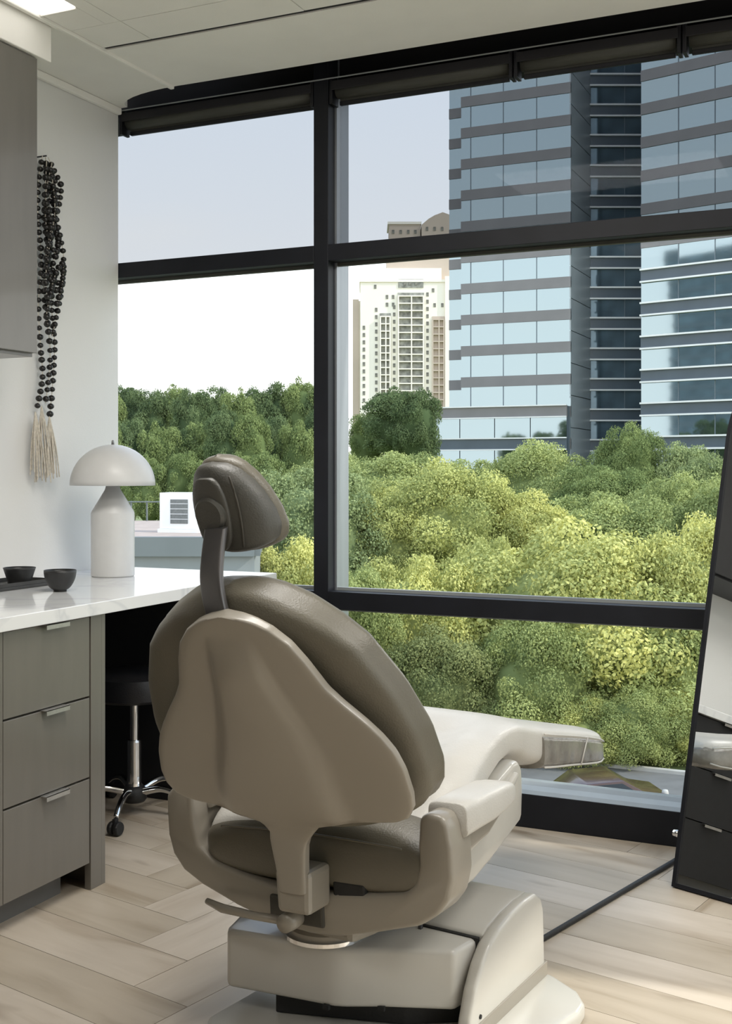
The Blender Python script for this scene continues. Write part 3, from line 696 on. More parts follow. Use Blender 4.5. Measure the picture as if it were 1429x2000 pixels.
for v in vs_:
    zt, zb, w = seatsec(v)
    ring = sring((0.006, v, (zt+zb)/2), UX, Vector((0, 0, 1)), w, (zt-zb)/2, 60, 4.2)
    for p in ring:        # dished centre of the seat, wrinkles on the bolster slope
        if p.z > (zt+zb)/2:
            uu = (p.x-0.006)/w
            p.z -= 0.050*math.exp(-(uu/0.62)**4)*sstep(0.02, 0.15, v)*sstep(0.62, 0.40, v)
            p.z -= 0.012*math.exp(-(uu/0.7)**4)*sstep(0.6, 0.8, v)*sstep(1.26, 1.1, v)
            p.z += 0.0022*math.sin(v*150+uu*2)*sstep(0.16, 0.24, v)*sstep(0.50, 0.42, v)
    rings.append(ring)
sc_ = link('seat_cushion', loft_me(rings), 'leather_l', ch, True)
# darker rear roll of the seat under the back
rings = []
for v, g in ((-0.014, -0.028), (-0.010, -0.008), (0.0, 0.004), (0.03, 0.005), (0.06, 0.005), (0.075, 0.001)):
    zt, zb, w = seatsec(max(v, 0.006)); zc = (zt+zb)/2
    rings.append(sring((0.006, v, zc), UX, Vector((0, 0, 1)), w+g, (zt-zb)/2+g, 60, 3.6))
rr_ = link('seat_rear_roll', rolled(loft_me(rings), 0.42), 'leather', ch); autosmooth(rr_, 60)
cv = [(0.006+0.24*math.cos(a), -0.0145, 0.492+0.004*math.sin(a)) for a in [PI*k/20 for k in range(21)]]
link('seam', rolled(tube_me([(x, y, z-0.001*abs(x)*20) for x, y, z in cv], 0.0022, 6), 0.42), 'leather', rr_, True)
# housing under seat and knee
o = link('seat_housing', prism_me([(0.085, 0.345), (0.27, 0.352), (0.36, 0.372), (0.545, 0.425), (0.552, 0.50), (0.545, 0.560), (0.52, 0.582), (0.485, 0.582), (0.40, 0.560), (0.30, 0.505), (0.20, 0.440), (0.12, 0.395), (0.085, 0.38)], -0.265, 0.278, 'x', 0.020, 3), 'plastic_base', ch); autosmooth(o, 40)
o = link('housing_ridge', prism_me([(0.12, 0.415), (0.33, 0.455), (0.50, 0.545), (0.49, 0.560), (0.31, 0.478), (0.12, 0.435)], 0.270, 0.290, 'x', 0.007, 2), 'plastic_base', ch); autosmooth(o, 40)
# smoky vinyl protective cover over the toe end sides
rings = []
for v in [0.72+0.54*k/18 for k in range(19)]+[1.272, 1.284]:
    zt_, zb_, w_ = seatsec(min(v, 1.28)); zt_ -= 0.030*(1 if v < 1.25 else 0.6); zb_ -= 0.004
    rings.append(sring((0.006, v, (zt_+zb_)/2), UX, Vector((0, 0, 1)), w_+0.007, (zt_-zb_)/2, 48, 6))
o = link('toe_cover', loft_me(rings), 'vinyl_clear', ch); autosmooth(o, 50)
for s_ in (-1, 1):
    for dz_, tag_ in ((-0.036, 0), (1, 1)):
        pts_ = []
        for v in [0.72+0.52*k/12 for k in range(13)]:
            zt_, zb_, w_ = seatsec(v); pts_.append((0.006+s_*(w_+0.0065), v, zt_+dz_ if not tag_ else zb_+0.008))
        link('cover_piping', tube_me(pts_, 0.003, 6), 'leather_l', o, True)
    link('cover_seam', tube_me([(0.006+s_*(0.246+0.008), 1.00, 0.462), (0.006+s_*(0.246+0.008), 1.03, 0.50), (0.006+s_*(0.244+0.008), 1.06, 0.530)], 0.0022, 6), 'leather_l', o, True)

# carriage lever, pivot column
link('recline_lever', rolled(tube_me([(-0.255, -0.05, 0.322), (-0.20, -0.065, 0.318), (-0.10, -0.07, 0.316), (-0.035, -0.065, 0.315)], [0.007, 0.010, 0.009, 0.010], 12)), 'plastic', ch, True)
m_ = lathe_me([(0.001, -0.02), (0.020, -0.02), (0.022, 0.0), (0.020, 0.03), (0.001, 0.03)], 20); m_.transform(Matrix.Translation((-0.012, -0.06, 0.318)) @ Matrix.Rotation(PI/2, 4, 'X'))
link('lever_pivot', rolled(m_), 'plastic', ch, True)
link('lever_recess', rolled(box_me(-0.10, 0.045, -0.022, 0.0, 0.292, 0.350, 0.006)), 'seam', ch)
link('carriage', prism_me([(-0.12, 0.02), (0.10, 0.02), (0.12, 0.10), (0.12, 0.36), (-0.12, 0.36), (-0.14, 0.10)], 0.255, 0.365, 'z', 0.015, 2), 'plastic', ch)
col = link('swivel_column', lathe_me([(0.001, 0.0), (0.088, 0.0), (0.088, 0.022), (0.080, 0.030), (0.080, 0.066), (0.001, 0.066)], 48), 'plastic', ch, loc=(-0.028, 0.105, 0.2305)); autosmooth(col)
link('swivel_ring', lathe_me([(0.089, 0.001), (0.097, 0.001), (0.097, 0.010), (0.089, 0.010)], 48), 'chrome', ch, loc=(-0.028, 0.105, 0.2295))
# base arm cover
arm = [(-0.245, 0.02), (-0.232, 0.0), (0.035, 0.040), (0.060, 0.050), (0.135, 0.095), (0.278, 0.165), (0.290, 0.24), (0.290, 0.42), (-0.20, 0.42), (-0.268, 0.10)]
o = link('base_arm', prism_me(arm, 0.095, 0.230, 'z', 0.014, 3), 'plastic_base', ch); autosmooth(o, 40)
bm = bmesh.new()
for x, y in ((0.02, 0.036), (0.13, 0.094)):
    add_box(bm, x-0.008, x+0.008, y-0.004, y+0.004, 0.090, 0.100)
link('cover_clip', bm_mesh('clips', bm), 'rubber', ch)
link('gap_seal', prism_me([(0.295, 0.246), (0.295, 0.256), (0.06, 0.262), (0.06, 0.252)], 0.20, 0.2335, 'z'), 'rubber', ch)
# pump housing (front tower): side profile in (v, z)
side = [(0.13, 0.042), (0.138, 0.09), (0.165, 0.150), (0.20, 0.196), (0.240, 0.228), (0.29, 0.246), (0.36, 0.258), (0.44, 0.264), (0.505, 0.262), (0.540, 0.242), (0.556, 0.208), (0.560, 0.15), (0.565, 0.042)]
bm = bmesh.new()
def hp(p, u): return bm.verts.new((u, p[0], p[1]))
# outer shell right of the arm plus the body further forward
o = link('pump_housing', prism_me(side, 0.296, 0.330, 'x', 0.010, 3), 'plastic_base', ch); autosmooth(o, 40)
side2 = [(0.262, 0.042), (0.262, 0.238), (0.29, 0.247), (0.36, 0.258), (0.44, 0.264), (0.505, 0.262), (0.540, 0.242), (0.556, 0.208), (0.560, 0.15), (0.565, 0.042)]
bm.free()
o2 = link('housing_body', prism_me(side2, -0.16, 0.300, 'x', 0.006, 2), 'plastic_base', ch); autosmooth(o2, 40)
link('housing_band', prism_me([(0.128, 0.040), (0.569, 0.040), (0.569, 0.075), (0.135, 0.075)], 0.325, 0.334, 'x', 0.002), 'plastic', ch)
# black block filling the space under the arm, and base plate
link('underarm_block', prism_me([(-0.13, 0.05), (0.16, 0.15), (0.29, 0.25), (0.29, 0.44), (-0.13, 0.44)], 0.041, 0.094, 'z', 0.004), 'rubber', ch)
plate = [(-0.255, -0.04), (-0.225, -0.09), (-0.14, -0.16), (0.20, -0.16), (0.36, -0.12), (0.42, 0.08), (0.475, 0.42), (0.470, 0.470), (0.43, 0.525), (0.35, 0.575), (0.28, 0.60), (-0.14, 0.60), (-0.20, 0.50), (-0.24, 0.20)]
o = link('base_plate', prism_me(plate, 0.0005, 0.040, 'z', 0.012, 3), 'plastic_base', ch); autosmooth(o, 40)
link('cover_screw', lathe_me([(0.001, 0.330), (0.005, 0.330), (0.005, 0.333), (0.001, 0.333)], 12, 'x'), 'rubber', ch, loc=(0, 0.185, 0.088))
link('latch', box_me(0.148, 0.156, 0.232, 0.242, 0.229, 0.240, 0.001), 'bar', ch)

# cord on the floor
link_c = tube_me([(-0.955, 2.90, 0.0085), (-0.897, 3.107, 0.0085), (-0.678, 3.914, 0.0085), (-0.645, 4.04, 0.0085)], 0.008, 10)
tag(link('power_cable', link_c, 'rubber', smooth=True), 'straight black cable running over the oak floor from chair base to window', 'cable')

# ------------------------------------------------------------------ leaning arched mirror
mr = empty('floor_mirror', (-0.642, 3.706, 0.004), math.atan2(-0.366, 0.93), label='tall arched floor mirror with thin black frame leaning by the window', cat='mirror')
LEAN = math.radians(11.3)
def arch(w, h, inset=0.0, n=24):
    r = w/2; pts = [(inset, inset), (w-inset, inset)]
    for k in range(n+1):
        a = PI*k/n; pts.append((r+(r-inset)*math.cos(a), h-r+(r-inset)*math.sin(a)))
    return [(x+(0.022 if x < r else -0.022)*z*min(1, abs(x-r)/(r*0.6)), z) for x, z in pts]
MW, MH = 0.80, 1.83
lean = Matrix.Rotation(-LEAN, 4, 'X')
o = link('backing', prism_me(arch(MW, MH, 0.004), 0.012, 0.028, 'y'), 'void', mr); o.data.transform(lean)
o = link('mirror_glass', prism_me(arch(MW, MH, 0.008), 0.006, 0.0118, 'y'), 'mirror', mr); o.data.transform(lean)
fo = arch(MW, MH, 0.0, 40); fi = arch(MW, MH, 0.013, 40); n = len(fo)
v = [(x, 0.0, z) for x, z in fo]+[(x, 0.0, z) for x, z in fi]+[(x, 0.030, z) for x, z in fo]+[(x, 0.030, z) for x, z in fi]; f = []
for i in range(n):
    j = (i+1) % n; f += [(i, j, n+j, n+i), (2*n+i, 3*n+i, 3*n+j, 2*n+j), (i, 2*n+i, 2*n+j, j), (n+i, n+j, 3*n+j, 3*n+i)]
o = link('frame', mesh_pd('frame', v, f), 'black', mr); o.data.transform(lean)
o = link('stand_leg', tube_me([(0.40, 0.262, 1.12), (0.40, 0.350, 0.008)], 0.007, 8), 'black', mr); o.data.transform(Matrix.Translation((0, 0.0, 0)))
o.data.transform(Matrix.Identity(4))
o2 = link('side_knob', lathe_me([(0.001, -0.02), (0.010, -0.02), (0.012, 0.0), (0.001, 0.004)], 14, 'x'), 'chrome', mr, True, loc=(-0.004, 0.055, 0.150))

# ------------------------------------------------------------------ outside: ground, roof, buildings
GZ = -9.0
RX, AX = Vector((math.cos(YAW), math.sin(YAW), 0)), Vector((-math.sin(YAW), math.cos(YAW), 0))
def at(px, d, z=0.0):           # spot on the plan d metres out, in the direction of a column of the photo
    p = AX*d + RX*((px-714)/2276*d); return Vector((p.x, p.y, z))
def zt(py, d): return 1.3+(920-py)/2276*d
g = empty('ground', kind='structure')
box('lawn', -900, 500, 5, 900, GZ-1, GZ, 'ground', g)
box('car_park', -60, 30, 20, 40.2, GZ, GZ+0.03, 'asphalt', g)
link('kerb', box_me(-60, 30, 40.2, 40.45, GZ, GZ+0.15), 'kerb', g)
# own building below the window
box('trim_3', XL-0.15, XR+0.15, YW+0.02, 4.32, -3.2, -0.31, 'kerb', kind='structure')

nbx = empty('flat_roof_building', (-29, 37, 0), label='low flat-roofed building with grey-green parapet beyond the lamp', cat='building')
def nb_(nm, x0, x1, y0, y1, z0, z1, m, parent=nbx, **k): return box(nm, x0+29, x1+29, y0-37, y1-37, z0, z1, m, parent, **k)
ZR = -0.62
RP = [at(-1500, 34), at(496, 34), at(512, 48), at(-1500, 48)]
def rp(z0, z1, grow, m, nm):
    pts = [(p.x+29, p.y-37) for p in RP]
    o = link(nm, prism_me(pts, z0, z1, 'z'), m, nbx); return o
rp(GZ, ZR-0.55, 0, 'parapet', 'wall')
def seg(nm, p, q, w, z0, z1, m, par):
    d = (q-p); L_ = d.length; d.normalize()
    return link(nm, box_me(0, L_, -w/2, w/2, z0, z1), m, par, loc=(p.x+29, p.y-37, 0), rot=(0, 0, math.atan2(d.y, d.x)))
rp(ZR-0.55, ZR-0.12, 0, 'roof', 'roof')
seg('coping', RP[0], RP[1], 0.35, ZR-0.56, ZR, 'coping', nbx)
seg('coping', RP[1], RP[2], 0.35, ZR-0.56, ZR, 'coping', nbx)
bm = bmesh.new()
ra, rb = at(100, 47.6), at(500, 47.6)
for k in range(14):
    p = ra.lerp(rb, k/13); add_box(bm, p.x+29, p.x+29.05, p.y-37, p.y-36.95, ZR-0.12, ZR+0.7)
m_ = tube_me([(ra.x+29, ra.y-37, ZR+0.66), (rb.x+29, rb.y-37, ZR+0.66)], 0.03, 6); bm.from_mesh(m_)
rl = link('railing', bm_mesh('rail', bm), 'coping', nbx); rl['kind'] = 'stuff'
acp = at(350, 39.0, ZR-0.12)
ac = empty('rooftop_ac_unit', acp, YAW*0.5, label='white boxy air conditioning unit on the flat roof, beside the headrest', cat='air conditioner')
box('cabinet', -0.55, 0.75, -0.4, 0.6, 0.12, 1.32, 'acwhite', ac, bev=0.02)
gr = box('grille', -0.16, 0.45, -0.425, -0.402, 0.30, 1.10, 'acgrille', ac)
for k in range(4):
    link('louvre', box_me(-0.16, 0.45, -0.432, -0.426, 0.44+k*0.17, 0.455+k*0.17), 'acwhite', gr)
box('skid', -0.6, 0.8, -0.45, 0.65, 0.0, 0.119, 'acwhite', ac)

# glass office tower
ot = empty('office_tower', (0, 0, 0), label='tall glass and granite office tower with stepped corner beyond the trees', cat='building')
FH, SPH = 3.96, 1.30; Z0 = 48.2-3.96*14
floors = [Z0+FH*k for k in range(0, 20)]            # centres of the spandrel bands
class Facade:
    def __init__(s, p0, dirv): s.p0 = Vector((p0[0], p0[1], 0)); s.d = Vector((dirv[0], dirv[1], 0)).normalized(); s.rz = math.atan2(s.d.y, s.d.x)
def face(fc, bays, gmat, white_below=None, white_all=False, zmax=1e9, sp='spandrel', edge=0.0):
    total = bays[-1]
    gm = {}
    for zc in floors:
        if zc+FH > zmax: break
        # spandrel
        low = white_all or (white_below is not None and zc < white_below)
        key = ('s', low)
        if key not in gm:
            me = box_me(-edge, total, -0.12, 0.3, -SPH/2, SPH/2); me.materials.append(M['navy' if low else sp]); gm[key] = me
        link('spandrel', gm[key], None, ot, loc=fc.p0+Vector((0, 0, zc)), rot=(0, 0, fc.rz))
        if white_all or (white_below is not None and zc < white_below):
            if ('w',) not in gm:
                bm = bmesh.new(); add_box(bm, -edge, total, -0.45, -0.12, SPH/2-0.02, SPH/2+0.18); add_box(bm, -edge, total, -0.45, -0.12, -SPH/2-0.18, -SPH/2+0.02)
                me = bm_mesh('w', bm); me.materials.append(M['fwhite']); gm[('w',)] = me
            link('white_ledge', gm[('w',)], None, ot, loc=fc.p0+Vector((0, 0, zc)), rot=(0, 0, fc.rz))
        for i in range(len(bays)-1):
            w = bays[i+1]-bays[i]; k = ('g', round(w, 2))
            if k not in gm:
                me = box_me(0.015, w-0.015, 0.0, 0.1, SPH/2, FH-SPH/2); me.materials.append(M[gmat]); gm[k] = me
            o = link('glass_panel', gm[k], None, ot, loc=fc.p0+fc.d*bays[i]+Vector((0, 0, zc)), rot=(random.uniform(-0.004, 0.004), 0, fc.rz+random.uniform(-0.004, 0.004)))
    top = min(zmax, floors[-1]+FH)
    for b in bays[1:-1]:
        o = link('mullion', box_me(b-0.045, b+0.045, -0.06, 0.05, floors[0], top), 'fmull', ot, loc=fc.p0, rot=(0, 0, fc.rz))
A0 = Vector((-50.5, 140, 0))
fA = Facade(A0, (1, 0)); face(fA, [0, 1.3, 5.6, 9.9, 14.2], 'fglass')
fA2 = Facade((-53.6, 144), (1, 0)); face(fA2, [0, 3.1], 'fglass')
# stair-side return (grey granite)
fS = Facade((-36.3, 140.0), (0.0, 1))
for k_, zc in enumerate(floors):
    link('side_panel', box_me(-0.15, 0.0, 0.0, 10.2, -FH/2+0.05, FH/2-0.05), 'recess_face', ot, loc=(-36.3, 140.0, zc))
# dark recess facing the viewer
fR = Facade((-36.3, 150.2), (RX.x, RX.y)); face(fR, [0, 4.4, 7.0], 'fglass_dark', white_all=True, sp='spandrel', edge=0.2)
# right wing
fC = Facade((-27.7, 139.6), (0.968, -0.249)); bC = [0, 4.7, 9.1, 13.2, 17.3, 21.4, 25.5]; face(fC, bC, 'fglass', white_below=27)
# opaque cores behind the skins
def core(poly, z0, z1): return link('core', prism_me(poly, z0, z1, 'z'), 'fmull', ot)
core([(-53.4, 144.4), (-50.4, 144.4), (-50.4, 140.4), (-36.5, 140.4), (-36.5, 151), (-30, 154), (-27.3, 140.1), (-3.2, 133.9), (0, 175), (-53.4, 175)], GZ, floors[-1]+FH)
# podium with white double lines
pz = [z for z in floors if z < 9.5]
fP = Facade((-54.6, 138.2), (1, 0))
for k_, zc in enumerate(pz):
    link('podium_band', box_me(0, 18.3, -0.12, 0.3, -SPH/2, SPH/2), 'spandrel' if k_ == len(pz)-1 else 'navy', ot, loc=fP.p0+Vector((0, 0, zc)))
    bm = bmesh.new(); add_box(bm, 0, 18.3, -0.32, -0.12, SPH/2-0.02, SPH/2+0.13); add_box(bm, 0, 18.3, -0.32, -0.12, -SPH/2-0.13, -SPH/2+0.02)
    link('white_ledge', bm_mesh('w', bm), 'fwhite', ot, loc=fP.p0+Vector((0, 0, zc)))
    if k_ < len(pz)-1:
        for b in range(4):
            link('glass_panel', box_me(0.05, 4.52, 0, 0.1, SPH/2, FH-SPH/2), 'fglass', ot, loc=fP.p0+Vector((b*4.575, 0, zc)))
core([(-54.5, 138.5), (-36.4, 138.5), (-36.4, 143), (-54.5, 160)], GZ, pz[-1]+SPH/2-0.02)

# dark neighbouring block, visible only as a reflection in the right wing
db = empty('dark_office_block', (-158, -62, 0), 0, label='dark glass office block mirrored in the right wing of the tower', cat='building')
box('body', -18, 18, -12, 12, GZ, 70, 'fglass_dark', db)
for k in range(19):
    link('spandrel', box_me(-18.2, 18.2, -12.3, 12.3, -0.6, 0.6), 'fmull', db, loc=(0, 0, -4+k*3.96))

# cream apartment tower, 480 m out
D = 480; u_ = D/2276
cp = at(785, D)
ap = empty('apartment_tower', (cp.x, cp.y, GZ), YAW, label='pale cream high-rise apartment tower with stepped top left of the glass tower', cat='building')
def X(px): return (px-785)*u_
def Z(py): return zt(py, D)-GZ
def tb(nm, xa, xb, ytop, y0, y1, m, ybot=None, **k):
    return box(nm, X(xa), X(xb), y0, y1, 0 if ybot is None else Z(ybot), Z(ytop), m, ap, **k)
tb('wall', 703, 900, 548, 0, 30, 'cream'); tb('wall', 688, 703, 585, 4, 30, 'cream'); tb('wall', 726, 862, 522, 2, 30, 'cream')
tb('wall', 868, 900, 540, -1, 0, 'cream')
tb('penthouse', 755, 880, 470, 6, 28, 'tanstone'); tb('penthouse', 760, 822, 428, 8, 26, 'tanstone')
o = link('gable', prism_me([(X(824), Z(470)), (X(880), Z(470)), (X(880), Z(412)), (X(866), Z(407)), (X(850), Z(413)), (X(838), Z(420)), (X(824), Z(432))], 7, 27, 'y'), 'tanstone', ap)
tb('cornice', 757, 824, 425, 7.6, 26.4, 'cream', 430)
tb('cornice', 701, 902, 546, -0.5, 30, 'cream', 551)
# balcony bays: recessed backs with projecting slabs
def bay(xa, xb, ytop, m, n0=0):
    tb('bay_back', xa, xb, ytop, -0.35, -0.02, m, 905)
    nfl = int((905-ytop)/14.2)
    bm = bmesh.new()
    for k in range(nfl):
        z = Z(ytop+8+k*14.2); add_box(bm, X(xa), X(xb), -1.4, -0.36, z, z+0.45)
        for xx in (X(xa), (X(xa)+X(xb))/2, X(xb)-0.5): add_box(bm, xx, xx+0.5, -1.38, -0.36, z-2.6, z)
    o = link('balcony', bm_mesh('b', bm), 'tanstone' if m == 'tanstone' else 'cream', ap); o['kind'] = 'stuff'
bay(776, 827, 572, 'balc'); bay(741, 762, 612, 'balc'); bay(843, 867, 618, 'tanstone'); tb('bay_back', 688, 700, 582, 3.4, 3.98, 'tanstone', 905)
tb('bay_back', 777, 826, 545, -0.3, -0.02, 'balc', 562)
wm = box_me(-0.5, 0.5, -0.16, 0.0, -0.8, 0.8); wm.materials.append(M['towerwin'])
cols = [(710, 640), (734, 605), (769, 600), (834, 575), (872, 600)]
for px, y0 in cols:
    y = y0
    while y < 800:
        link('window', wm, None, ap, loc=(X(px), -0.002, Z(y))); y += 14.2
for px, y in ((755, 580), (767, 580), (755, 595), (767, 595), (845, 567), (863, 596), (848, 596), (790, 553), (800, 553), (812, 553), (732, 560), (872, 570)):
    link('window', wm, None, ap, loc=(X(px), -0.004 if y != 553 else -0.31, Z(y)))
for px in (768, 783, 798, 812): link('window', wm, None, ap, loc=(X(px), 8-0.002, Z(445)))
for px in (835, 850, 865): link('window', wm, None, ap, loc=(X(px), 7-0.002, Z(440)))

# parked car and lamp post
cr_ = empty('parked_car', at(1165, 34.0, GZ+0.03), YAW+0.15, label='small dark red car parked below the window behind the leg rest', cat='car')
prof = [(-2.1, 0.35), (-2.12, 0.72), (-1.9, 0.88), (-1.2, 0.98), (-0.6, 1.38), (0.5, 1.44), (1.2, 1.05), (1.95, 0.92), (2.12, 0.7), (2.1, 0.35)]
o = link('body', prism_me(prof, -0.85, 0.85, 'y', 0.06, 2), 'car', cr_); autosmooth(o, 40)
link('side_window', prism_me([(-1.0, 1.0), (-0.5, 1.32), (0.45, 1.36), (0.95, 1.06)], -0.86, 0.86, 'y'), 'carglass', cr_)
wl = lathe_me([(0.001, -0.1), (0.30, -0.1), (0.32, 0), (0.30, 0.1), (0.001, 0.1)], 20); wl.transform(Matrix.Rotation(PI/2, 4, 'X')); wl.materials.append(M['rubber'])
for sx in (-1.3, 1.3):
    for sy in (-0.82, 0.82): link('wheel', wl, None, cr_, loc=(sx, sy, 0.32))
pp = empty('bollard', at(1123, 33.2, GZ+0.03), label='pale concrete bollard in front of the parked car', cat='bollard')
link('post', lathe_me([(0.001, 0), (0.14, 0), (0.14, 0.85), (0.10, 0.95), (0.001, 0.97)], 16), 'kerb', pp, True)
pp = empty('bollard', at(1298, 33.8, GZ+0.03), label='pale concrete bollard at the car park edge beside the mirror', cat='bollard')
link('post', lathe_me([(0.001, 0), (0.10, 0), (0.10, 0.95), (0.08, 1.02), (0.001, 1.03)], 16), 'kerb', pp, True)

# ------------------------------------------------------------------ trees
def crown_mesh(seed, rx, rz, nclump, nleaf, leaf, flat=0.0):
    rs = np.random.RandomState(seed)
    d = rs.normal(size=(nclump, 3)); d /= np.linalg.norm(d, axis=1)[:, None]
    d[:, 2] = np.where(d[:, 2] < -0.55, -d[:, 2], d[:, 2])
    rad = rs.uniform(0.55, 0.86, nclump)
    cc = d*rad[:, None]*np.array([rx, rx, rz]); cr = rs.uniform(0.13, 0.30, nclump)*rx
    ctone = rs.uniform(0.0, 1.0, nclump)
    idx = rs.choice(nclump, nleaf, p=(cr**2)/np.sum(cr**2))
    q = rs.normal(size=(nleaf, 3)); q[:, 2] += 0.15; q += d[idx]*0.55; q /= np.linalg.norm(q, axis=1)[:, None]
    jit = rs.uniform(0.72, 1.10, nleaf); lump = 1+0.16*np.sin(q[:, 0]*9+idx)*np.cos(q[:, 1]*8+idx*2)*np.sin(q[:, 2]*9)
    c = cc[idx]+q*(cr[idx]*jit*lump)[:, None]*np.array([1, 1, 0.85])
    nrm = q+rs.normal(size=(nleaf, 3))*0.55; nrm /= np.linalg.norm(nrm, axis=1)[:, None]
    t = np.cross(nrm, rs.normal(size=(nleaf, 3))); t /= np.linalg.norm(t, axis=1)[:, None]; b = np.cross(nrm, t)
    s = (leaf*rs.uniform(0.6, 1.3, nleaf))[:, None]
    v = np.stack([c-t*s, c-b*s*0.62, c+t*s, c+b*s*0.62], axis=1).reshape(-1, 3)
    # inner mass
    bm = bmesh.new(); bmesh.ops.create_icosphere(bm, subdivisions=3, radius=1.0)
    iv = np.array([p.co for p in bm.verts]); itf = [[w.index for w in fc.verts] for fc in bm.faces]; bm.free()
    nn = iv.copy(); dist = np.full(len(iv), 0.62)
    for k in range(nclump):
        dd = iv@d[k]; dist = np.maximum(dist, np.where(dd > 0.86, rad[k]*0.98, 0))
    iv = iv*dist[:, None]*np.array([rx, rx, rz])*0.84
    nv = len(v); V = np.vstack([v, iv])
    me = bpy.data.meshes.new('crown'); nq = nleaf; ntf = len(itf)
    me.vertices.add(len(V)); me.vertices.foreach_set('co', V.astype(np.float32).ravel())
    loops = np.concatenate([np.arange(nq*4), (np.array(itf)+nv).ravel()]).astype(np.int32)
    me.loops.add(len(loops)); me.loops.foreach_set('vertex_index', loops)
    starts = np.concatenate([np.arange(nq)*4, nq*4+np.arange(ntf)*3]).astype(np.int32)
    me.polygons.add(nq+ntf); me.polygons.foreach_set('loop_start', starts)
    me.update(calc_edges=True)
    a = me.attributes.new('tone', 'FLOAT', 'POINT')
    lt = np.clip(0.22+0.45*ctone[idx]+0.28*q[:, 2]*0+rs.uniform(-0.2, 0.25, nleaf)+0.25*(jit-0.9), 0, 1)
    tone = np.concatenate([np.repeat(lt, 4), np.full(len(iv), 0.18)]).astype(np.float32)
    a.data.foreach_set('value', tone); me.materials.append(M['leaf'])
    return me
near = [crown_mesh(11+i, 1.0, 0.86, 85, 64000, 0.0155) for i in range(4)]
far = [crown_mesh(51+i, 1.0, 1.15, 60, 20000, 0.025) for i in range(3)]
def trunk_me():
    bm = bmesh.new()
    for pts, r in (([(0, 0, 0), (0.02, 0, 0.35), (0, 0.02, 0.62), (0.0, 0, 0.9)], [0.03, 0.024, 0.018, 0.006]), ([(0.01, 0, 0.38), (0.10, 0.03, 0.55), (0.2, 0.05, 0.68)], [0.014, 0.01, 0.004]), ([(0.0, 0.01, 0.45), (-0.1, -0.05, 0.6), (-0.18, -0.08, 0.72)], [0.012, 0.009, 0.004]), ([(0.0, 0, 0.42), (0.02, -0.12, 0.58), (0.02, -0.2, 0.7)], [0.012, 0.008, 0.003])):
        m_ = tube_me(pts, r, 8); bm.from_mesh(m_); bpy.data.meshes.remove(m_)
    me = bm_mesh('trunk', bm); me.materials.append(M['bark']); return me
TRK = trunk_me()
def tree(px, d, ytop, wpx, colr, label, group=None, var=0, kind='near', hpx=None):
    """px column, d metres out, top row, crown width in px"""
    R_ = wpx/2*d/2276; top = zt(ytop, d); H = top-GZ
    rz_ = R_*(0.86 if kind == 'near' else 1.15) if hpx is None else hpx/2*d/2276
    p = at(px, d, GZ)
    r = empty('tree', p, random.uniform(0, 6.28), label=label, cat='tree', group=group)
    me = (near if kind == 'near' else far)[var % (4 if kind == 'near' else 3)]
    c = link('crown', me, None, r, loc=(0, 0, H-rz_)); base = 0.86 if kind == 'near' else 1.15
    c.scale = (R_, R_, rz_/base); c.color = (*colr, 1); c['kind'] = 'stuff'
    t_ = link('trunk', TRK, None, r); t_.scale = (R_*1.6, R_*1.6, H*0.85)
    return r
YG1 = (0.62, 0.62, 0.27); YG2 = (0.53, 0.55, 0.24); GR1 = (0.42, 0.47, 0.22); GR2 = (0.27, 0.33, 0.15); MID = (0.33, 0.36, 0.18); DK = (0.17, 0.225, 0.12); PALE = (0.33, 0.39, 0.21)
T = [
 # near row at the car park edge
 (1120, 47, 1028, 560, YG1, 'large rounded yellow-green tree in the centre of the right window', 0, 470),
 (800, 46, 1075, 330, YG1, 'yellow-green tree behind the right edge of the chair back', 1, 400),
 (1375, 47, 1010, 330, YG1, 'yellow-green tree partly hidden behind the arched mirror', 2, 460),
 (560, 44, 1060, 300, YG1, 'bright yellow-green tree between headrest and black mullion', 3, 380),
 (960, 50, 1040, 240, YG2, 'slender green tree between the two big yellow-green crowns', 1, 420),
 (1250, 45, 1180, 420, GR1, 'low green tree at the car park edge in the lower pane beside the mirror', 2, 380),
 (1040, 43, 1190, 300, GR1, 'low green tree directly above the leg rest', 3, 330),
 (850, 43, 1230, 300, MID, 'low dark green tree behind the chair back in the lower pane', 0, 300),
 (690, 44, 1110, 220, GR1, 'green tree just right of the mullion foot', 2, 340),
 # second row
 (1005, 58, 958, 260, YG1, 'golden yellow-green crown above the two big near trees', 2, 230),
 (860, 57, 905, 330, YG2, 'yellow-tinged tree left of centre in the right window', 0, 300),
 (740, 56, 960, 240, YG2, 'olive green tree right of the mullion, below the dark tree', 3, 260),
 (1200, 60, 955, 330, GR1, 'mid green tree above the large rounded tree', 1, 280),
 (1330, 62, 930, 260, GR1, 'mid green tree left of the mirror edge, below the pale tree', 0, 260),
 (600, 55, 905, 330, PALE, 'pale green tree filling the gap left of the mullion', 1, 330),
 (530, 60, 930, 200, GR1, 'green tree seen just right of the headrest', 2, 300),
 # third row below the office tower
 (760, 76, 885, 300, GR1, 'soft green tree under the dark tree beside the podium', 2, 230),
 (930, 78, 893, 260, GR1, 'soft green tree in front of the podium, left of its centre', 1, 220),
 (1060, 76, 868, 280, GR1, 'soft green tree in front of the podium centre', 3, 240),
 (1230, 74, 832, 170, GR2, 'taller upright green tree in front of the dark recess of the tower', 0, 240),
 (1345, 73, 868, 200, PALE, 'pale silvery green tree beside the mirror top', 2, 280),
 (1180, 70, 905, 240, GR2, 'dark green tree at the foot of the taller upright tree', 1, 200),
 (660, 78, 880, 220, GR1, 'soft green tree behind the black mullion', 0, 240),
]
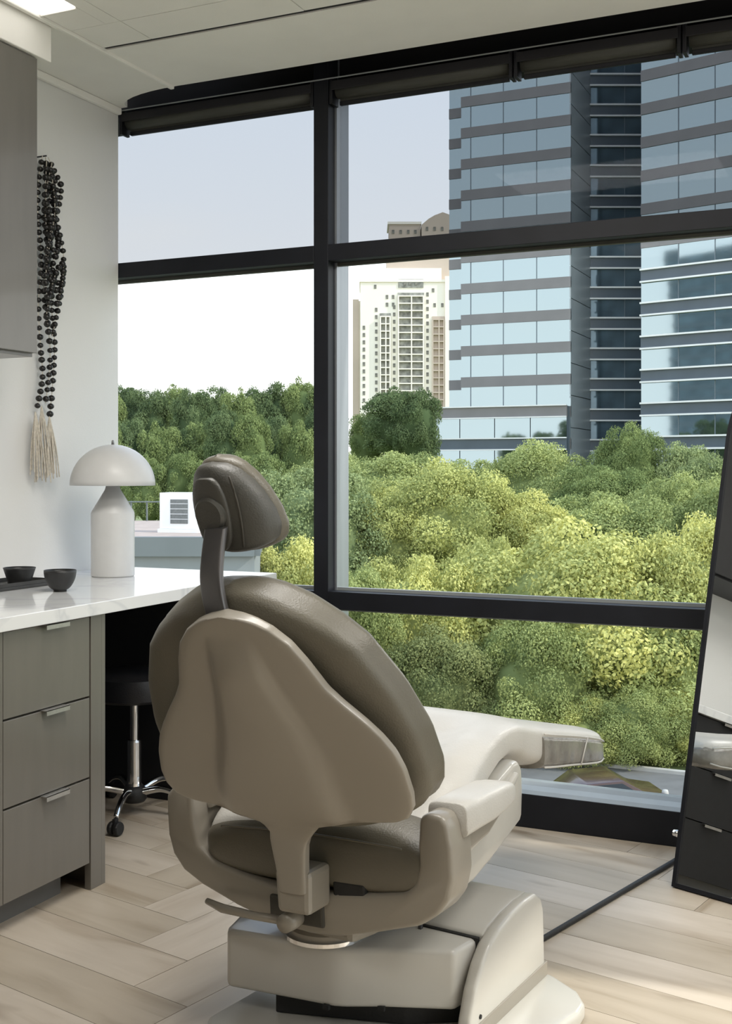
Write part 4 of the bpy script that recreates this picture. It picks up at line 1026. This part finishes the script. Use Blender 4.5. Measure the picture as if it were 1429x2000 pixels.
T += [
 (1235, 41.6, 1330, 230, GR1, 'rounded green shrub at the car park edge, left of the mirror', 1, 190),
 (1345, 41.8, 1350, 210, YG2, 'rounded shrub at the car park edge, partly behind the mirror', 2, 170),
 (1110, 41.7, 1350, 220, YG2, 'rounded shrub at the car park edge, behind the toe end of the leg rest', 3, 170),
 (1490, 58, 900, 330, GR1, 'green tree standing behind the arched mirror, right of the office tower foot', 1, 420),
 (1560, 48, 1000, 380, YG2, 'yellow-green tree completely behind the arched mirror', 3, 460),
 (960, 41.8, 1370, 200, MID, 'rounded shrub hidden mostly behind the raised knee of the dental chair', 0, 150),
]
for i, (px, d, yt, w, c, lab, v_, hp_) in enumerate(T):
    tree(px, d, yt, w, c, lab, None, v_, 'near', hp_)
# big dark tree against the cream tower, two neighbours
tree(775, 112, 752, 170, DK, 'large dark green tree left of the podium in front of the cream tower', None, 0, 'far', 190)
tree(815, 108, 748, 110, DK, 'narrow dark green tree touching the left corner of the podium', None, 1, 'far', 210)
tree(712, 116, 800, 90, GR2, 'smaller dark tree at the foot of the cream tower beside the mullion', None, 2, 'far', 160)
# woods beyond the neighbouring roof
wx = [70, 115, 160, 205, 250, 292, 335, 378, 420, 462, 505, 548, 590, 632]
wtops = [745, 750, 744, 748, 742, 752, 745, 750, 748, 752, 744, 738, 732, 735]
for i, (x_, y_) in enumerate(zip(wx, wtops)):
    tree(x_, 92+random.uniform(-3, 3), y_, random.uniform(88, 112), GR2 if i % 3 == 0 else DK, 'dark green tree in the far woods beyond the flat roof', 'trees of the far woods', i, 'far', random.uniform(190, 230))
for i, x_ in enumerate(range(215, 640, 46)):
    tree(x_+random.uniform(-8, 8), 84+random.uniform(-2, 2), 800+random.uniform(-18, 25), random.uniform(90, 115), DK if i % 2 else GR2, 'dark green tree in the far woods beyond the flat roof', 'trees of the far woods', i+1, 'far', random.uniform(200, 240))
for i, x_ in enumerate(range(225, 560, 60)):
    tree(x_+random.uniform(-8, 8), 74+random.uniform(-2, 2), 880+random.uniform(-15, 20), random.uniform(80, 105), GR2, 'mid green lower tree at the edge of the far woods behind the flat roof', 'lower trees at the edge of the far woods', i+2, 'far', random.uniform(160, 190))
